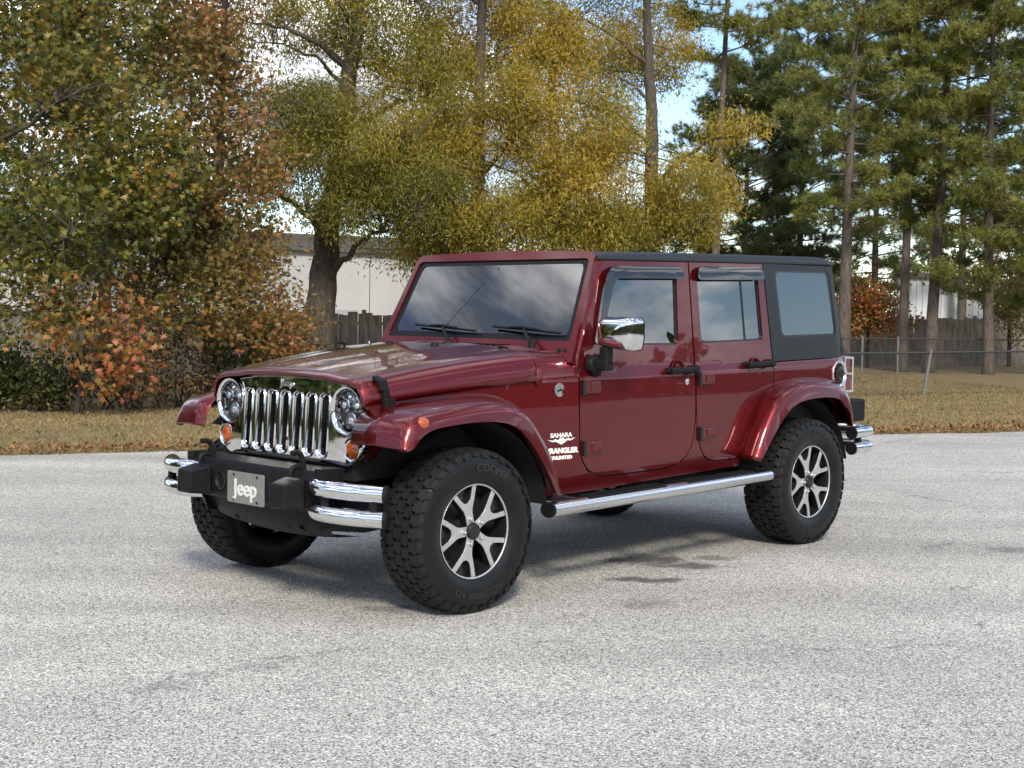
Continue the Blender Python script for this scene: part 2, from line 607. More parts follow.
# ------------------------------------------------------------------ leaf-sized faces, many at once
def leaf_material(name, stops, scale=.5, trans=.35, rough=.6, spread=.55):
    """each leaf its own tint; whole boughs drift along the same range"""
    m = bpy.data.materials.new(name)
    m.use_nodes = True
    t = m.node_tree
    b = t.nodes['Principled BSDF']
    out = t.nodes['Material Output']
    ge = nd(t, 'ShaderNodeNewGeometry')
    tc = nd(t, 'ShaderNodeTexCoord')
    n = nd(t, 'ShaderNodeTexNoise', i_Scale=scale, i_Detail=3.0)
    lk(t, tc.outputs['Object'], n.inputs['Vector'])
    mr = nd(t, 'ShaderNodeMapRange', i_From_Min=.30, i_From_Max=.70, i_To_Min=0.0, i_To_Max=1 - spread)
    lk(t, n.outputs['Fac'], mr.inputs['Value'])
    ad = nd(t, 'ShaderNodeMath', operation='MULTIPLY_ADD')
    ad.inputs[1].default_value = spread
    lk(t, ge.outputs['Random Per Island'], ad.inputs[0])
    lk(t, mr.outputs['Result'], ad.inputs[2])
    r = ramp(t, stops)
    lk(t, ad.outputs[0], r.inputs['Fac'])
    lk(t, r.outputs['Color'], b.inputs['Base Color'])
    b.inputs['Roughness'].default_value = rough
    tl = nd(t, 'ShaderNodeBsdfTranslucent')
    lk(t, r.outputs['Color'], tl.inputs['Color'])
    mx = nd(t, 'ShaderNodeMixShader', i_Fac=trans)
    lk(t, b.outputs[0], mx.inputs[1])
    lk(t, tl.outputs[0], mx.inputs[2])
    lk(t, mx.outputs[0], out.inputs['Surface'])
    return m


def poly_mesh(name, V, k):
    """V: (n, k, 3) -> n separate k-gons"""
    n = V.shape[0]
    me = bpy.data.meshes.new(name)
    me.vertices.add(n * k)
    me.vertices.foreach_set('co', V.reshape(-1).astype(np.float32))
    me.loops.add(n * k)
    me.loops.foreach_set('vertex_index', np.arange(n * k, dtype=np.int32))
    me.polygons.add(n)
    me.polygons.foreach_set('loop_start', np.arange(0, n * k, k, dtype=np.int32))
    me.polygons.foreach_set('loop_total', np.full(n, k, dtype=np.int32))
    me.update(calc_edges=True)
    return me


def unit(v):
    return v / np.maximum(np.linalg.norm(v, axis=-1, keepdims=True), 1e-9)


def leaves(name, pts, template, size, rnd, droop=0.0, up=0.5, curl=.15, dirs=None, jitter=1.0):
    """flat leaf outlines (template: k x 2, stem at 0,0, tip along +x) at each point"""
    n = len(pts)
    d = rnd.normal(size=(n, 3)) * jitter
    if dirs is not None:
        d = d + dirs
    d[:, 2] -= droop
    d = unit(d)
    nr = rnd.normal(size=(n, 3))
    nr[:, 2] += up * 2
    sd = unit(np.cross(nr, d))
    nm = np.cross(d, sd)
    T = np.array(template, float)
    sz = (size * rnd.uniform(.65, 1.3, n))[:, None, None]
    cv = -curl * (T[:, 0] ** 2)
    V = pts[:, None, :] + sz * (T[None, :, 0, None] * d[:, None, :] + T[None, :, 1, None] * sd[:, None, :] + cv[None, :, None] * nm[:, None, :])
    return poly_mesh(name, V, len(T))


STAR = []
for i_, (a_, r_) in enumerate([(180, .12), (110, .40), (88, .80), (66, .36), (45, .92), (22, .40), (0, 1.05), (-22, .40), (-45, .92), (-66, .36), (-88, .80), (-110, .40)]):
    STAR.append((.35 + .62 * r_ * math.cos(R(a_)), .62 * r_ * math.sin(R(a_))))
OVAL = [(0, 0), (.3, .22), (.7, .2), (1, 0), (.7, -.2), (.3, -.22)]
BLADE = [(0, 0), (.45, .115), (1, 0), (.45, -.115)]


def branch_mesh(mb, pts, r0, r1, n=6):
    k = len(pts)
    mb.tube(pts, [r0 + (r1 - r0) * (i / (k - 1)) ** .8 for i in range(k)], n, caps=False)


def tree_frame(trunk, r0, r1, targets, rnd, majors=18, twig_r=.012, lift=.45, limb_r=.3, sag=.1):
    """trunk path + limbs that reach the foliage targets; returns the wood and twig points"""
    mb = MB()
    tp = catmull(trunk, 40)
    for i in range(1, len(tp) - 1):
        tp[i] += rnd.normal(size=3) * r0 * .06
    rad = [r0 + (r1 - r0) * (i / 39) for i in range(40)]
    rad[0] *= 1.35
    rad[1] *= 1.12
    mb.tube(tp, rad, 14, caps=True)
    targets = np.array(targets)
    order = [int(rnd.integers(len(targets)))]
    dmin = np.linalg.norm(targets - targets[order[0]], axis=1)
    while len(order) < min(majors, len(targets)):
        j = int(dmin.argmax())
        order.append(j)
        dmin = np.minimum(dmin, np.linalg.norm(targets - targets[j], axis=1))
    nodes = [np.array(p) for p in tp[8:]]
    nrad = list(rad[8:])
    for j in order:
        t_ = targets[j]
        hd = np.hypot(tp[:, 0] - t_[0], tp[:, 1] - t_[1])
        want = t_[2] - lift * hd
        k = int(np.argmin(np.abs(tp[:, 2] - want) + .02 * hd + (np.arange(40) < 5) * 9))
        a = tp[k]
        mid = a * .5 + t_ * .5 + np.array([0, 0, sag * np.linalg.norm(t_ - a)]) + rnd.normal(size=3) * .12 * np.linalg.norm(t_ - a) * .5
        pts = catmull([a, mid, t_], 12)
        for i in range(2, 11):
            pts[i] += rnd.normal(size=3) * .03 * np.linalg.norm(t_ - a) * .4
        rl = rad[k] * limb_r * rnd.uniform(.7, 1.25)
        branch_mesh(mb, pts, rl, max(.012, rl * .2), 7)
        for i in range(3, 12):
            nodes.append(pts[i])
            nrad.append(rl * (1 - .8 * i / 11))
    N = np.array(nodes)
    twigs = []
    for j, t_ in enumerate(targets):
        if j in order:
            continue
        d = np.linalg.norm(N - t_, axis=1) + np.maximum(0, N[:, 2] - t_[2]) * .8
        a = N[int(d.argmin())]
        L = np.linalg.norm(t_ - a)
        mid = a * .5 + t_ * .5 + rnd.normal(size=3) * .10 * L + np.array([0, 0, .06 * L])
        pts = catmull([a, mid, t_], 7)
        branch_mesh(mb, pts, min(twig_r * (1 + L * .5), nrad[int(d.argmin())] * .8 + .004), .004, 4)
        twigs.append((a, t_))
    return mb, N


def blob_targets(blobs, rnd, share=1.0):
    """points through ellipsoids, thicker near their skins"""
    out = []
    for (c, r, n) in blobs:
        n = max(3, int(n * share))
        u = unit(rnd.normal(size=(n, 3)))
        rr = rnd.uniform(.12, 1.0, n) ** .45
        out.append(np.array(c) + u * rr[:, None] * np.array(r))
    return np.vstack(out)


def bark(name, c0, c1, scale=3.0):
    m = mat(name, c0, .9)
    t, b, tc = tex(m)
    mp_ = nd(t, 'ShaderNodeMapping')
    mp_.inputs['Scale'].default_value = (scale * 4, scale * 4, scale * .8)
    lk(t, tc.outputs['Object'], mp_.inputs['Vector'])
    n = nd(t, 'ShaderNodeTexNoise', i_Scale=2.2, i_Detail=8.0, i_Roughness=.7)
    lk(t, mp_.outputs['Vector'], n.inputs['Vector'])
    r = ramp(t, [(.35, c0), (.65, c1)])
    lk(t, n.outputs['Fac'], r.inputs['Fac'])
    lk(t, r.outputs['Color'], b.inputs['Base Color'])
    bp = nd(t, 'ShaderNodeBump', i_Strength=.8, i_Distance=.04)
    lk(t, n.outputs['Fac'], bp.inputs['Height'])
    lk(t, bp.outputs['Normal'], b.inputs['Normal'])
    return m


M['bark_oak'] = bark('grey_brown_bark', (.035, .028, .022), (.115, .095, .075))
M['bark_pine'] = bark('pine_bark', (.045, .036, .032), (.15, .122, .105), 2.2)
M['bark_dark'] = bark('dark_twig_bark', (.022, .018, .014), (.07, .055, .045))


def plant(name, label, cat, group, base, wood, crown_me, bark_m, leaf_m, parts=('trunk', 'crown')):
    o = empty(name, base)
    tag(o, label, cat, group)
    inv = Vector(base)
    me = bpy.data.meshes.new(parts[0])
    me.from_pydata([tuple(Vector(v) - inv) for v in wood.v], [], wood.f)
    me.polygons.foreach_set('use_smooth', [True] * len(me.polygons))
    finish(parts[0], me, bark_m, o)
    co = np.empty(len(crown_me.vertices) * 3, np.float32)
    crown_me.vertices.foreach_get('co', co)
    co = (co.reshape(-1, 3) - np.array(base, np.float32)).reshape(-1)
    crown_me.vertices.foreach_set('co', co)
    crown_me.update()
    finish(parts[1], crown_me, leaf_m, o)
    return o


def ground_at(px, depth):
    x = ray(px, 320)[0] / ray(px, 320)[1] * depth
    return np.array([x, depth, float(gz(x, depth))])


def B(px, py, d, rpx, rpy, n, rd=None):
    """foliage mass given by where it shows and how far off it stands"""
    k = d / FPX
    return (at(px, py, d), (rpx * k, (rd if rd else (rpx + rpy) / 2 * k), rpy * k), n)


# ------------------------------------------------------------------ buildings and fences behind
M['wall_white'] = vary(mat('white_building_wall', (.62, .63, .63), .7), (.40, .41, .425), (.48, .49, .50), .5, 5)
M['roof_grey'] = vary(mat('grey_roof_fascia', (.13, .13, .14), .7), (.07, .066, .064), (.125, .118, .11), 1.5, 6)
M['metal_wall'] = vary(mat('ribbed_metal_wall', (.62, .66, .72), .5), (.56, .61, .68), (.68, .71, .76), .8, 3)
M['win_dark'] = mat('dark_window', (.03, .035, .045), .15)
M['door_grey'] = mat('grey_door', (.35, .36, .38), .5)


def frame2(a, b):
    a, b = np.array(a[:2], float), np.array(b[:2], float)
    t_ = (b - a) / np.linalg.norm(b - a)
    return a, t_, np.array([-t_[1], t_[0]]), float(np.linalg.norm(b - a))


pa, pb = at(-260, 300, 44), at(452, 300, 58)
a_, t_, n_, L_ = frame2(pa, pb)


def loc(a, t, n, u, d, z):
    return (a[0] + t[0] * u + n[0] * d, a[1] + t[1] * u + n[1] * d, z)


wh = empty('warehouse', (*((a_ + t_ * L_ / 2)), -.7))
tag(wh, 'long white building with a grey roof edge behind the left trees and fence', 'building')


def slab(name, a, t, n, u0, u1, d0, d1, z0, z1, m, parent, org, bevel=0):
    mb = MB()
    P_ = [loc(a, t, n, u0, d0, z0), loc(a, t, n, u1, d0, z0), loc(a, t, n, u1, d1, z0), loc(a, t, n, u0, d1, z0)]
    Q_ = [(p[0], p[1], z1) for p in P_]
    mb.hexa([tuple(Vector(p) - Vector(org)) for p in P_ + Q_])
    return mb.build(name, m, parent, bevel=bevel)


ow = wh.location
slab('wall', a_, t_, n_, 0, L_, 0, 14, -.8, 3.70, M['wall_white'], wh, ow)
mb = MB()
P_ = [loc(a_, t_, n_, u, dd, 3.70) for u, dd in ((-.2, -.25), (L_ + .2, -.25), (L_ + .2, 14.2), (-.2, 14.2))]
mb.hexa([tuple(Vector(p) - Vector(ow)) for p in P_ + [(p[0], p[1], 4.35) for p in P_]])
for k in range(int(L_ / .45)):
    c = loc(a_, t_, n_, .2 + k * .45, -.262, 4.025)
    mb.box(Vector(c) - Vector(ow), (.05, .05, .63), Matrix.Rotation(math.atan2(t_[1], t_[0]), 3, 'Z'))
mb.build('roof', M['roof_grey'], wh)
for k in range(4):
    u = L_ * (.16 + .21 * k)
    slab('door', a_, t_, n_, u, u + 1.1, -.05, 0.02, -.7, 1.4, M['door_grey'], wh, ow)

pa = at(896, 300, 70)
pb = pa + np.array([.962, -.272, 0]) * 5.2
a_, t_, n_, L_ = frame2(pa, pb)
sh = empty('metal_shed', (*((a_ + t_ * L_ / 2)), -.7))
tag(sh, 'pale ribbed metal building with a sloping roof beyond the fence between the pine trunks', 'building')
ow = sh.location
prof = [(0, -.8), (L_, -.8), (L_, 1.2), (L_ * .52, 3.35), (0, 3.35)]
mb = MB()
mb.prism(prof, lambda u, v, d: tuple(Vector(loc(a_, t_, n_, u, d, v)) - Vector(ow)), 0, 9)
for k in range(int(L_ / .3)):
    u = .12 + .3 * k
    zt = 3.30 if u < L_ * .52 else 3.30 - (u - L_ * .52) / (L_ * .48) * 2.15
    c = loc(a_, t_, n_, u, -.03, (zt - .8) / 2)
    mb.box(Vector(c) - Vector(ow), (.04, .06, zt + .8), Matrix.Rotation(math.atan2(t_[1], t_[0]), 3, 'Z'))
mb.build('wall', M['metal_wall'], sh)
mb = MB()
rp = [(-.2, 3.36), (L_ * .52, 3.36), (L_ + .2, 1.17), (L_ + .2, 1.30), (L_ * .52 + .02, 3.62), (-.2, 3.62)]
mb.prism(rp, lambda u, v, d: tuple(Vector(loc(a_, t_, n_, u, d, v)) - Vector(ow)), -.2, 9.2)
mb.build('roof', M['roof_grey'], sh)
slab('window', a_, t_, n_, 1.5, 2.6, -.06, 0, .6, 1.35, M['win_dark'], sh, ow)

M['fence_wood'] = bark('weathered_fence_boards', (.09, .08, .066), (.26, .23, .19), 1.0)


def wood_fence(pts, h, label, seed):
    rnd_ = random.Random(seed)
    o = empty('wooden_fence', (pts[0][0], pts[0][1], pts[0][2]))
    tag(o, label, 'fence', 'weathered wooden fences')
    org = Vector(pts[0])
    boards, rails = MB(), MB()
    posts = []
    for p, q in zip(pts[:-1], pts[1:]):
        a, t, n, L = frame2(p, q)
        ang = Matrix.Rotation(math.atan2(t[1], t[0]), 3, 'Z')
        k = 0
        u = 0
        while u < L:
            z0 = p[2] + (q[2] - p[2]) * u / L
            hh = h * rnd_.uniform(.955, 1.02)
            c = Vector(loc(a, t, n, u, rnd_.uniform(-.006, .006), z0 + hh / 2)) - org
            boards.box(c, (.138, .02, hh), ang @ Matrix.Rotation(rnd_.uniform(-.014, .014), 3, 'Y'))
            u += .147
        k = 0
        while k * 2.4 <= L:
            z0 = p[2] + (q[2] - p[2]) * k * 2.4 / L
            posts.append((Vector(loc(a, t, n, k * 2.4, .09, z0 + h / 2 + .04)) - org, ang))
            k += 1
        for hz in (.3, 1.5):
            rails.tube([Vector(loc(a, t, n, 0, .045, p[2] + hz)) - org, Vector(loc(a, t, n, L, .045, q[2] + hz)) - org], .035, 4)
    boards.build('board_panel', M['fence_wood'], o, angle=30)
    rails.build('rail', M['fence_wood'], o)
    for c, ang in posts[:60]:
        pm = MB()
        pm.box(c, (.10, .10, h + .08), ang)
        pm.build('post', M['fence_wood'], o)
    return o


def gpt(px, depth, dz=0):
    g_ = ground_at(px, depth)
    return (g_[0], g_[1], g_[2] + dz)


wood_fence([gpt(-220, 31.5), gpt(470, 40)], 1.80, 'weathered board fence running behind the left-hand bushes and the oak trunk', 3)
wood_fence([gpt(800, 52), gpt(1180, 55)], 1.85, 'low grey wooden fence far back on the right under the pine trunks', 4)

M['galv'] = mat('galvanised_steel', (.16, .165, .17), .8, 0, Specular_IOR_Level=.15)
M['galv_dark'] = mat('dull_galvanised_wire', (.055, .056, .058), .85, 0, Specular_IOR_Level=.1)


def chain_fence(pts, h, label, post_us, wire, pitch, sag=0.0, lean=None, end_drop=0.0):
    a, t, n, L = frame2(pts[0], pts[1])
    org = Vector(pts[0])
    o = empty('chain_link_fence', org)
    tag(o, label, 'fence', 'chain link fences on the right')

    def P_(u, z, d=0.0):
        zz = pts[0][2] + (pts[1][2] - pts[0][2]) * u / L
        top = h - sag * math.sin(PI * min(max(u / L, 0), 1)) - end_drop * (1 - u / L)
        return Vector(loc(a, t, n, u, d, zz + z * top)) - org
    mb = MB()
    mb.tube([P_(L * i / 20, 1.0) for i in range(21)], .024, 8)
    mb.build('top_rail', M['galv_dark'], o)
    for i_, (u, ln) in enumerate(post_us):
        mb = MB()
        b0, b1 = P_(u, 0), P_(u, 1.03)
        b1 = b1 + Vector((t[0], t[1], 0)) * ln
        mb.tube([b0, b1], .032, 10)
        mb.lathe([(.038, 0), (.036, .03), (0, .045)], tuple(b1), 10, 'z')
        mb.build('post', M['galv'], o)
    mb = MB()
    k = 0
    u = -h
    while u < L:
        for sg in (1, -1):
            u0, u1 = u, u + h
            z0, z1 = (0, 1) if sg > 0 else (1, 0)
            if u0 < 0:
                f_ = -u0 / h
                u0, z0 = 0, z0 + (z1 - z0) * f_
            if u1 > L:
                f_ = (L - u0) / (u1 - u0)
                u1, z1 = L, z0 + (z1 - z0) * f_
            if u1 - u0 > .02:
                mb.tube([P_(u0, z0, .004 * sg), P_(u1, z1, .004 * sg)], wire, 3, caps=False)
        u += pitch
    mb.build('wire_mesh', M['galv_dark'], o)
    return o


p0, p1 = gpt(760, 29.4), gpt(1180, 33)
Lc = float(np.linalg.norm(np.array(p1[:2]) - np.array(p0[:2])))
uu = (ground_at(922, 31)[0] - p0[0]) / (p1[0] - p0[0]) * Lc
chain_fence([p0, p1], 1.08, 'nearer chain link fence with a sagging top rail and one leaning post', [(.02, 0), (uu, .16), (Lc - .05, 0)], .0028, .075, 0.03, None, .16)
p0, p1 = gpt(770, 44), gpt(1200, 47)
Lc = float(np.linalg.norm(np.array(p1[:2]) - np.array(p0[:2])))
chain_fence([p0, p1], 1.15, 'farther chain link fence with upright posts beyond the brown grass', [((ground_at(x_, 45.4)[0] - p0[0]) / (p1[0] - p0[0]) * Lc, 0) for x_ in (857, 894, 992, 1090)], .003, .09)

# ------------------------------------------------------------------ trees
def rs(k):
    return np.random.default_rng(k)


L_SWEET = leaf_material('sweetgum_leaves', [(0, (.038, .062, .011)), (.44, (.105, .122, .022)), (.64, (.22, .185, .030)), (.80, (.33, .20, .036)), (.92, (.38, .13, .040)), (1, (.30, .065, .032))], .5, .35, .5, .55)
L_RUST = leaf_material('rusty_leaves', [(0, (.055, .070, .014)), (.38, (.15, .125, .028)), (.58, (.25, .15, .040)), (.80, (.34, .135, .048)), (1, (.42, .17, .055))], .5, .32, .5, .52)
L_RED = leaf_material('red_orange_leaves', [(0, (.06, .075, .015)), (.30, (.15, .135, .028)), (.52, (.33, .18, .045)), (.75, (.46, .14, .055)), (1, (.42, .07, .04))], .8, .35, .5, .6)
L_OLIVE = leaf_material('olive_oak_leaves', [(0, (.062, .080, .016)), (.4, (.17, .17, .026)), (.7, (.34, .27, .036)), (1, (.48, .32, .045))], .42, .4, .55, .42)
L_GOLD = leaf_material('gold_oak_leaves', [(0, (.105, .115, .020)), (.3, (.23, .21, .030)), (.6, (.42, .305, .042)), (.85, (.52, .34, .050)), (1, (.48, .26, .058))], .42, .4, .55, .42)
L_BUSH = leaf_material('bush_leaves', [(0, (.022, .040, .010)), (.5, (.06, .085, .018)), (.8, (.13, .125, .03)), (1, (.18, .10, .04))], .8, .3, .5, .6)
L_BROWN = leaf_material('dry_brown_leaves', [(0, (.05, .042, .02)), (.5, (.11, .075, .035)), (.8, (.17, .11, .05)), (1, (.20, .14, .06))], .8, .25, .7, .6)
L_PINE = leaf_material('pine_needles', [(0, (.080, .108, .026)), (.45, (.18, .205, .045)), (.8, (.29, .285, .064)), (1, (.36, .32, .08))], .5, .3, .5, .5)
L_PINED = leaf_material('dark_pine_needles', [(0, (.042, .066, .021)), (.5, (.098, .126, .036)), (1, (.18, .19, .054))], .5, .3, .5, .5)


def scatter(targets, per, sig, rnd):
    n = len(targets) * per
    p = np.repeat(targets, per, axis=0)
    return p + rnd.normal(size=(n, 3)) * np.array(sig)


def broadleaf(label, cat, group, base, trunk, r0, r1, blobs, per, sig, template, size, bark_m, leaf_m, seed, majors=18, droop=0.0, up=.5, name='broadleaf_tree', lift=.45, limb_r=.3, share=1.0, **kw):
    rnd = rs(seed)
    T = blob_targets(blobs, rnd, share)
    wood, N = tree_frame(trunk, r0, r1, T, rnd, majors, lift=lift, limb_r=limb_r)
    P_ = scatter(T, per, sig, rnd)
    me = leaves('crown', P_, template, size, rnd, droop, up, **kw)
    return plant(name, label, cat, group, tuple(base), wood, me, bark_m, leaf_m)


def trunk_from(px_list, d, base_px):
    g_ = ground_at(base_px, d)
    return [tuple(g_ + np.array([0, 0, -.15]))] + [tuple(at(x, y, d)) for x, y in px_list]


LIN = 'trees along the back edge of the lot'
# sweetgum at the left edge
d = 22.5
broadleaf('large sweetgum at the left edge with green and orange star leaves', 'tree', LIN, ground_at(-45, d), trunk_from([(-48, 250), (-30, 60), (-12, -120), (0, -420)], d, -45), .20, .04,
          [B(20, 40, d, 95, 70, 70), B(-60, 130, d, 100, 120, 80), B(95, 105, d - .5, 70, 50, 46), B(60, 215, d - .3, 110, 60, 100), B(150, 170, d, 60, 70, 60), B(20, 290, d - .8, 80, 55, 44), B(0, -110, d, 140, 100, 110), B(105, 10, d + .5, 70, 50, 40), B(-10, -290, d, 110, 110, 80)],
          48, (.23, .23, .19), STAR, .125, M['bark_oak'], L_SWEET, 11, 26, droop=.7, up=.4)
broadleaf('low sweetgum boughs turning bright red orange beside the left bushes', 'tree', LIN, ground_at(75, 22), trunk_from([(88, 330), (100, 270), (110, 220)], 22, 75), .05, .015,
          [B(100, 325, 21.6, 62, 40, 26), B(65, 300, 21.6, 45, 26, 12), B(135, 355, 21.6, 32, 26, 9), B(95, 378, 21.4, 25, 14, 5)], 26, (.18, .18, .15), STAR, .125, M['bark_dark'], L_RED, 12, 8, droop=.7, up=.4)
d = 24
broadleaf('slender rusty brown sweetgum between the green sweetgum and the oak', 'tree', LIN, ground_at(205, d), trunk_from([(212, 260), (220, 120), (226, -40), (230, -240)], d, 205), .11, .03,
          [B(195, 60, d, 65, 75, 80), B(225, 160, d, 60, 70, 76), B(175, 215, d, 60, 55, 60), B(250, 265, d, 52, 55, 52), B(205, 305, d - .6, 62, 44, 34), B(215, -60, d, 70, 80, 50), B(150, 275, d, 50, 45, 44), B(275, 330, d - .3, 32, 30, 26), B(220, -200, d, 60, 70, 40)],
          44, (.22, .22, .19), STAR, .115, M['bark_dark'], L_RUST, 13, 22, droop=.7, up=.4)
# willow oaks
d = 29
broadleaf('thick-trunked oak with drooping olive yellow foliage beside the white building', 'tree', LIN, ground_at(318, d), trunk_from([(322, 290), (332, 200), (350, 80), (362, -60), (368, -330)], d, 318), .36, .05,
          [B(350, 150, d - 1, 90, 55, 95), B(300, 110, d - 1, 55, 40, 50), B(405, 190, d - 1.2, 60, 45, 60), B(345, 205, d - 1.4, 50, 26, 34), B(420, 90, d, 60, 60, 50), B(290, 20, d + .5, 75, 50, 40), B(370, 20, d, 90, 60, 60), B(370, -120, d, 140, 100, 100), B(260, 175, d, 40, 40, 20), B(370, -280, d, 110, 90, 70)],
          330, (.25, .25, .19), BLADE, .105, M['bark_oak'], L_OLIVE, 21, 26, droop=.9, up=.2, name='oak_tree', limb_r=.42, share=.66)
d = 30
broadleaf('golden oak with a straight trunk right behind the windscreen of the car', 'tree', LIN, ground_at(478, d), trunk_from([(478, 200), (479, 100), (482, 0), (484, -140), (486, -340)], d, 478), .17, .04,
          [B(470, 40, d + 1.4, 75, 50, 70), B(535, 120, d - 1, 55, 48, 56), B(438, 150, d - 1, 40, 48, 46), B(500, 215, d - 1.2, 75, 34, 70), B(440, 240, d - 1.2, 50, 26, 34), B(560, 200, d - 1, 40, 45, 36), B(480, -90, d, 130, 90, 90), B(545, 30, d, 50, 45, 34), B(485, -260, d, 110, 90, 70)],
          310, (.25, .25, .19), BLADE, .105, M['bark_oak'], L_GOLD, 22, 24, droop=.9, up=.2, name='oak_tree', limb_r=.42, share=.66)
d = 30.5
broadleaf('tall golden oak with a bare limb reaching right over the rear of the car', 'tree', LIN, ground_at(655, d), trunk_from([(652, 240), (652, 150), (649, 60), (646, -40), (645, -340)], d, 655), .21, .04,
          [B(640, 45, d + 1.3, 56, 48, 54), B(595, 130, d - 1, 50, 44, 60), B(580, 205, d - 1.2, 62, 40, 60), B(700, 195, d - 1.2, 58, 42, 54), B(655, 222, d + .6, 55, 32, 46), B(560, 70, d, 55, 60, 40), B(640, -90, d, 130, 80, 90), B(612, 235, d - 1.2, 50, 20, 26), B(735, 130, d - 1, 26, 18, 8), B(640, -260, d, 110, 90, 70)],
          310, (.25, .25, .19), BLADE, .105, M['bark_oak'], L_GOLD, 23, 22, droop=.9, up=.2, name='oak_tree', limb_r=.42, share=.66)
d = 38
broadleaf('greyer olive oak set back between the two golden oaks', 'tree', LIN, ground_at(560, d), trunk_from([(556, 220), (552, 80), (550, -60), (550, -260)], d, 560), .16, .04,
          [B(500, 60, d, 90, 70, 80), B(420, 130, d, 90, 90, 100), B(560, 240, d, 110, 36, 80), B(600, 20, d, 70, 70, 66), B(560, 140, d, 80, 60, 70), B(430, 235, d, 80, 36, 60), B(540, -100, d, 120, 90, 60)],
          150, (.34, .34, .28), BLADE, .14, M['bark_oak'], L_OLIVE, 24, 16, droop=.7, up=.2, name='oak_tree', limb_r=.42, share=.66)

d = 34
broadleaf('dark green broad tree standing deeper behind the sweetgums', 'tree', LIN, ground_at(105, d), trunk_from([(105, 250), (104, 100), (100, -60), (100, -220)], d, 105), .18, .04,
          [B(40, 120, d, 90, 70, 40), B(120, 40, d, 80, 60, 36), B(170, 180, d, 80, 60, 40), B(70, 230, d, 80, 50, 36), B(200, 60, d, 50, 60, 22), B(100, -70, d, 120, 70, 40), B(210, 260, d, 60, 40, 20), B(10, -10, d, 50, 50, 20)],
          90, (.34, .34, .28), OVAL, .15, M['bark_dark'], L_BUSH, 25, 14, droop=.4, up=.4, limb_r=.35)

# bushes under the left trees
BG = 'undergrowth bushes along the left fence'
for i, (px, py, d, rx, ry, n, lm, lab, per, sz) in enumerate([
        (-20, 370, 22.6, 50, 34, 44, L_BUSH, 'dark green bush at the far left edge of the lawn', 40, .10),
        (45, 372, 22.8, 42, 26, 40, L_BUSH, 'low green bush under the red orange boughs', 40, .09),
        (128, 366, 23.6, 46, 34, 44, L_BROWN, 'brown twiggy bush right of the red orange boughs', 26, .08),
        (185, 356, 23.8, 42, 42, 48, L_BROWN, 'tall dry viny thicket beneath the rusty tree', 24, .08),
        (238, 352, 24.4, 40, 36, 46, L_BUSH, 'mixed green and yellow bush just left of the car hood', 34, .09),
        (285, 335, 25.4, 42, 36, 44, L_BROWN, 'thin brown bush at the foot of the thick oak trunk', 26, .09)]):
    rnd = rs(40 + i)
    g_ = ground_at(px, d)
    k = d / FPX
    c = at(px, py, d)
    T = blob_targets([(c, (rx * k, .8, ry * k), n), ((c[0], c[1], g_[2] + .3), (rx * k, .7, .3), n // 3)], rnd)
    T[:, 2] = np.maximum(T[:, 2], g_[2] + .08)
    wood = MB()
    for q in range(16):
        t_ = T[int(rnd.integers(len(T)))]
        a = g_ + np.array([rnd.normal() * rx * k * .35, rnd.normal() * .25, -.05])
        pts = catmull([a, a * .5 + t_ * .5 + rnd.normal(size=3) * .1, t_], 7)
        branch_mesh(wood, pts, .022, .006, 5)
    for t_ in T[::2]:
        a = t_ + rnd.normal(size=3) * .18 - np.array([0, 0, .25])
        branch_mesh(wood, [a, (a + t_) / 2 + rnd.normal(size=3) * .04, t_], .006, .003, 3)
    me = leaves('foliage', scatter(T, per, (.14, .14, .13), rnd), OVAL if lm is not L_RUST else STAR, sz, rnd, .3, .5)
    plant('bush', lab, 'bush', BG, tuple(g_), wood, me, M['bark_dark'], lm, ('stems', 'foliage'))


# pines
def needles(name, tufts, axes, rnd, per=26, length=.25, width=.022):
    n = len(tufts) * per
    p = np.repeat(tufts, per, axis=0)
    ax = np.repeat(axes, per, axis=0)
    d = unit(ax * .75 + rnd.normal(size=(n, 3)) * .62)
    sd = unit(np.cross(d, rnd.normal(size=(n, 3))))
    ln = (length * rnd.uniform(.7, 1.2, n))[:, None]
    base = p + ax * rnd.uniform(-.07, .05, n)[:, None]
    V = np.stack([base - sd * width / 2, base + sd * width / 2, base + d * ln - np.array([0, 0, .015])], axis=1)
    return poly_mesh(name, V, 3)


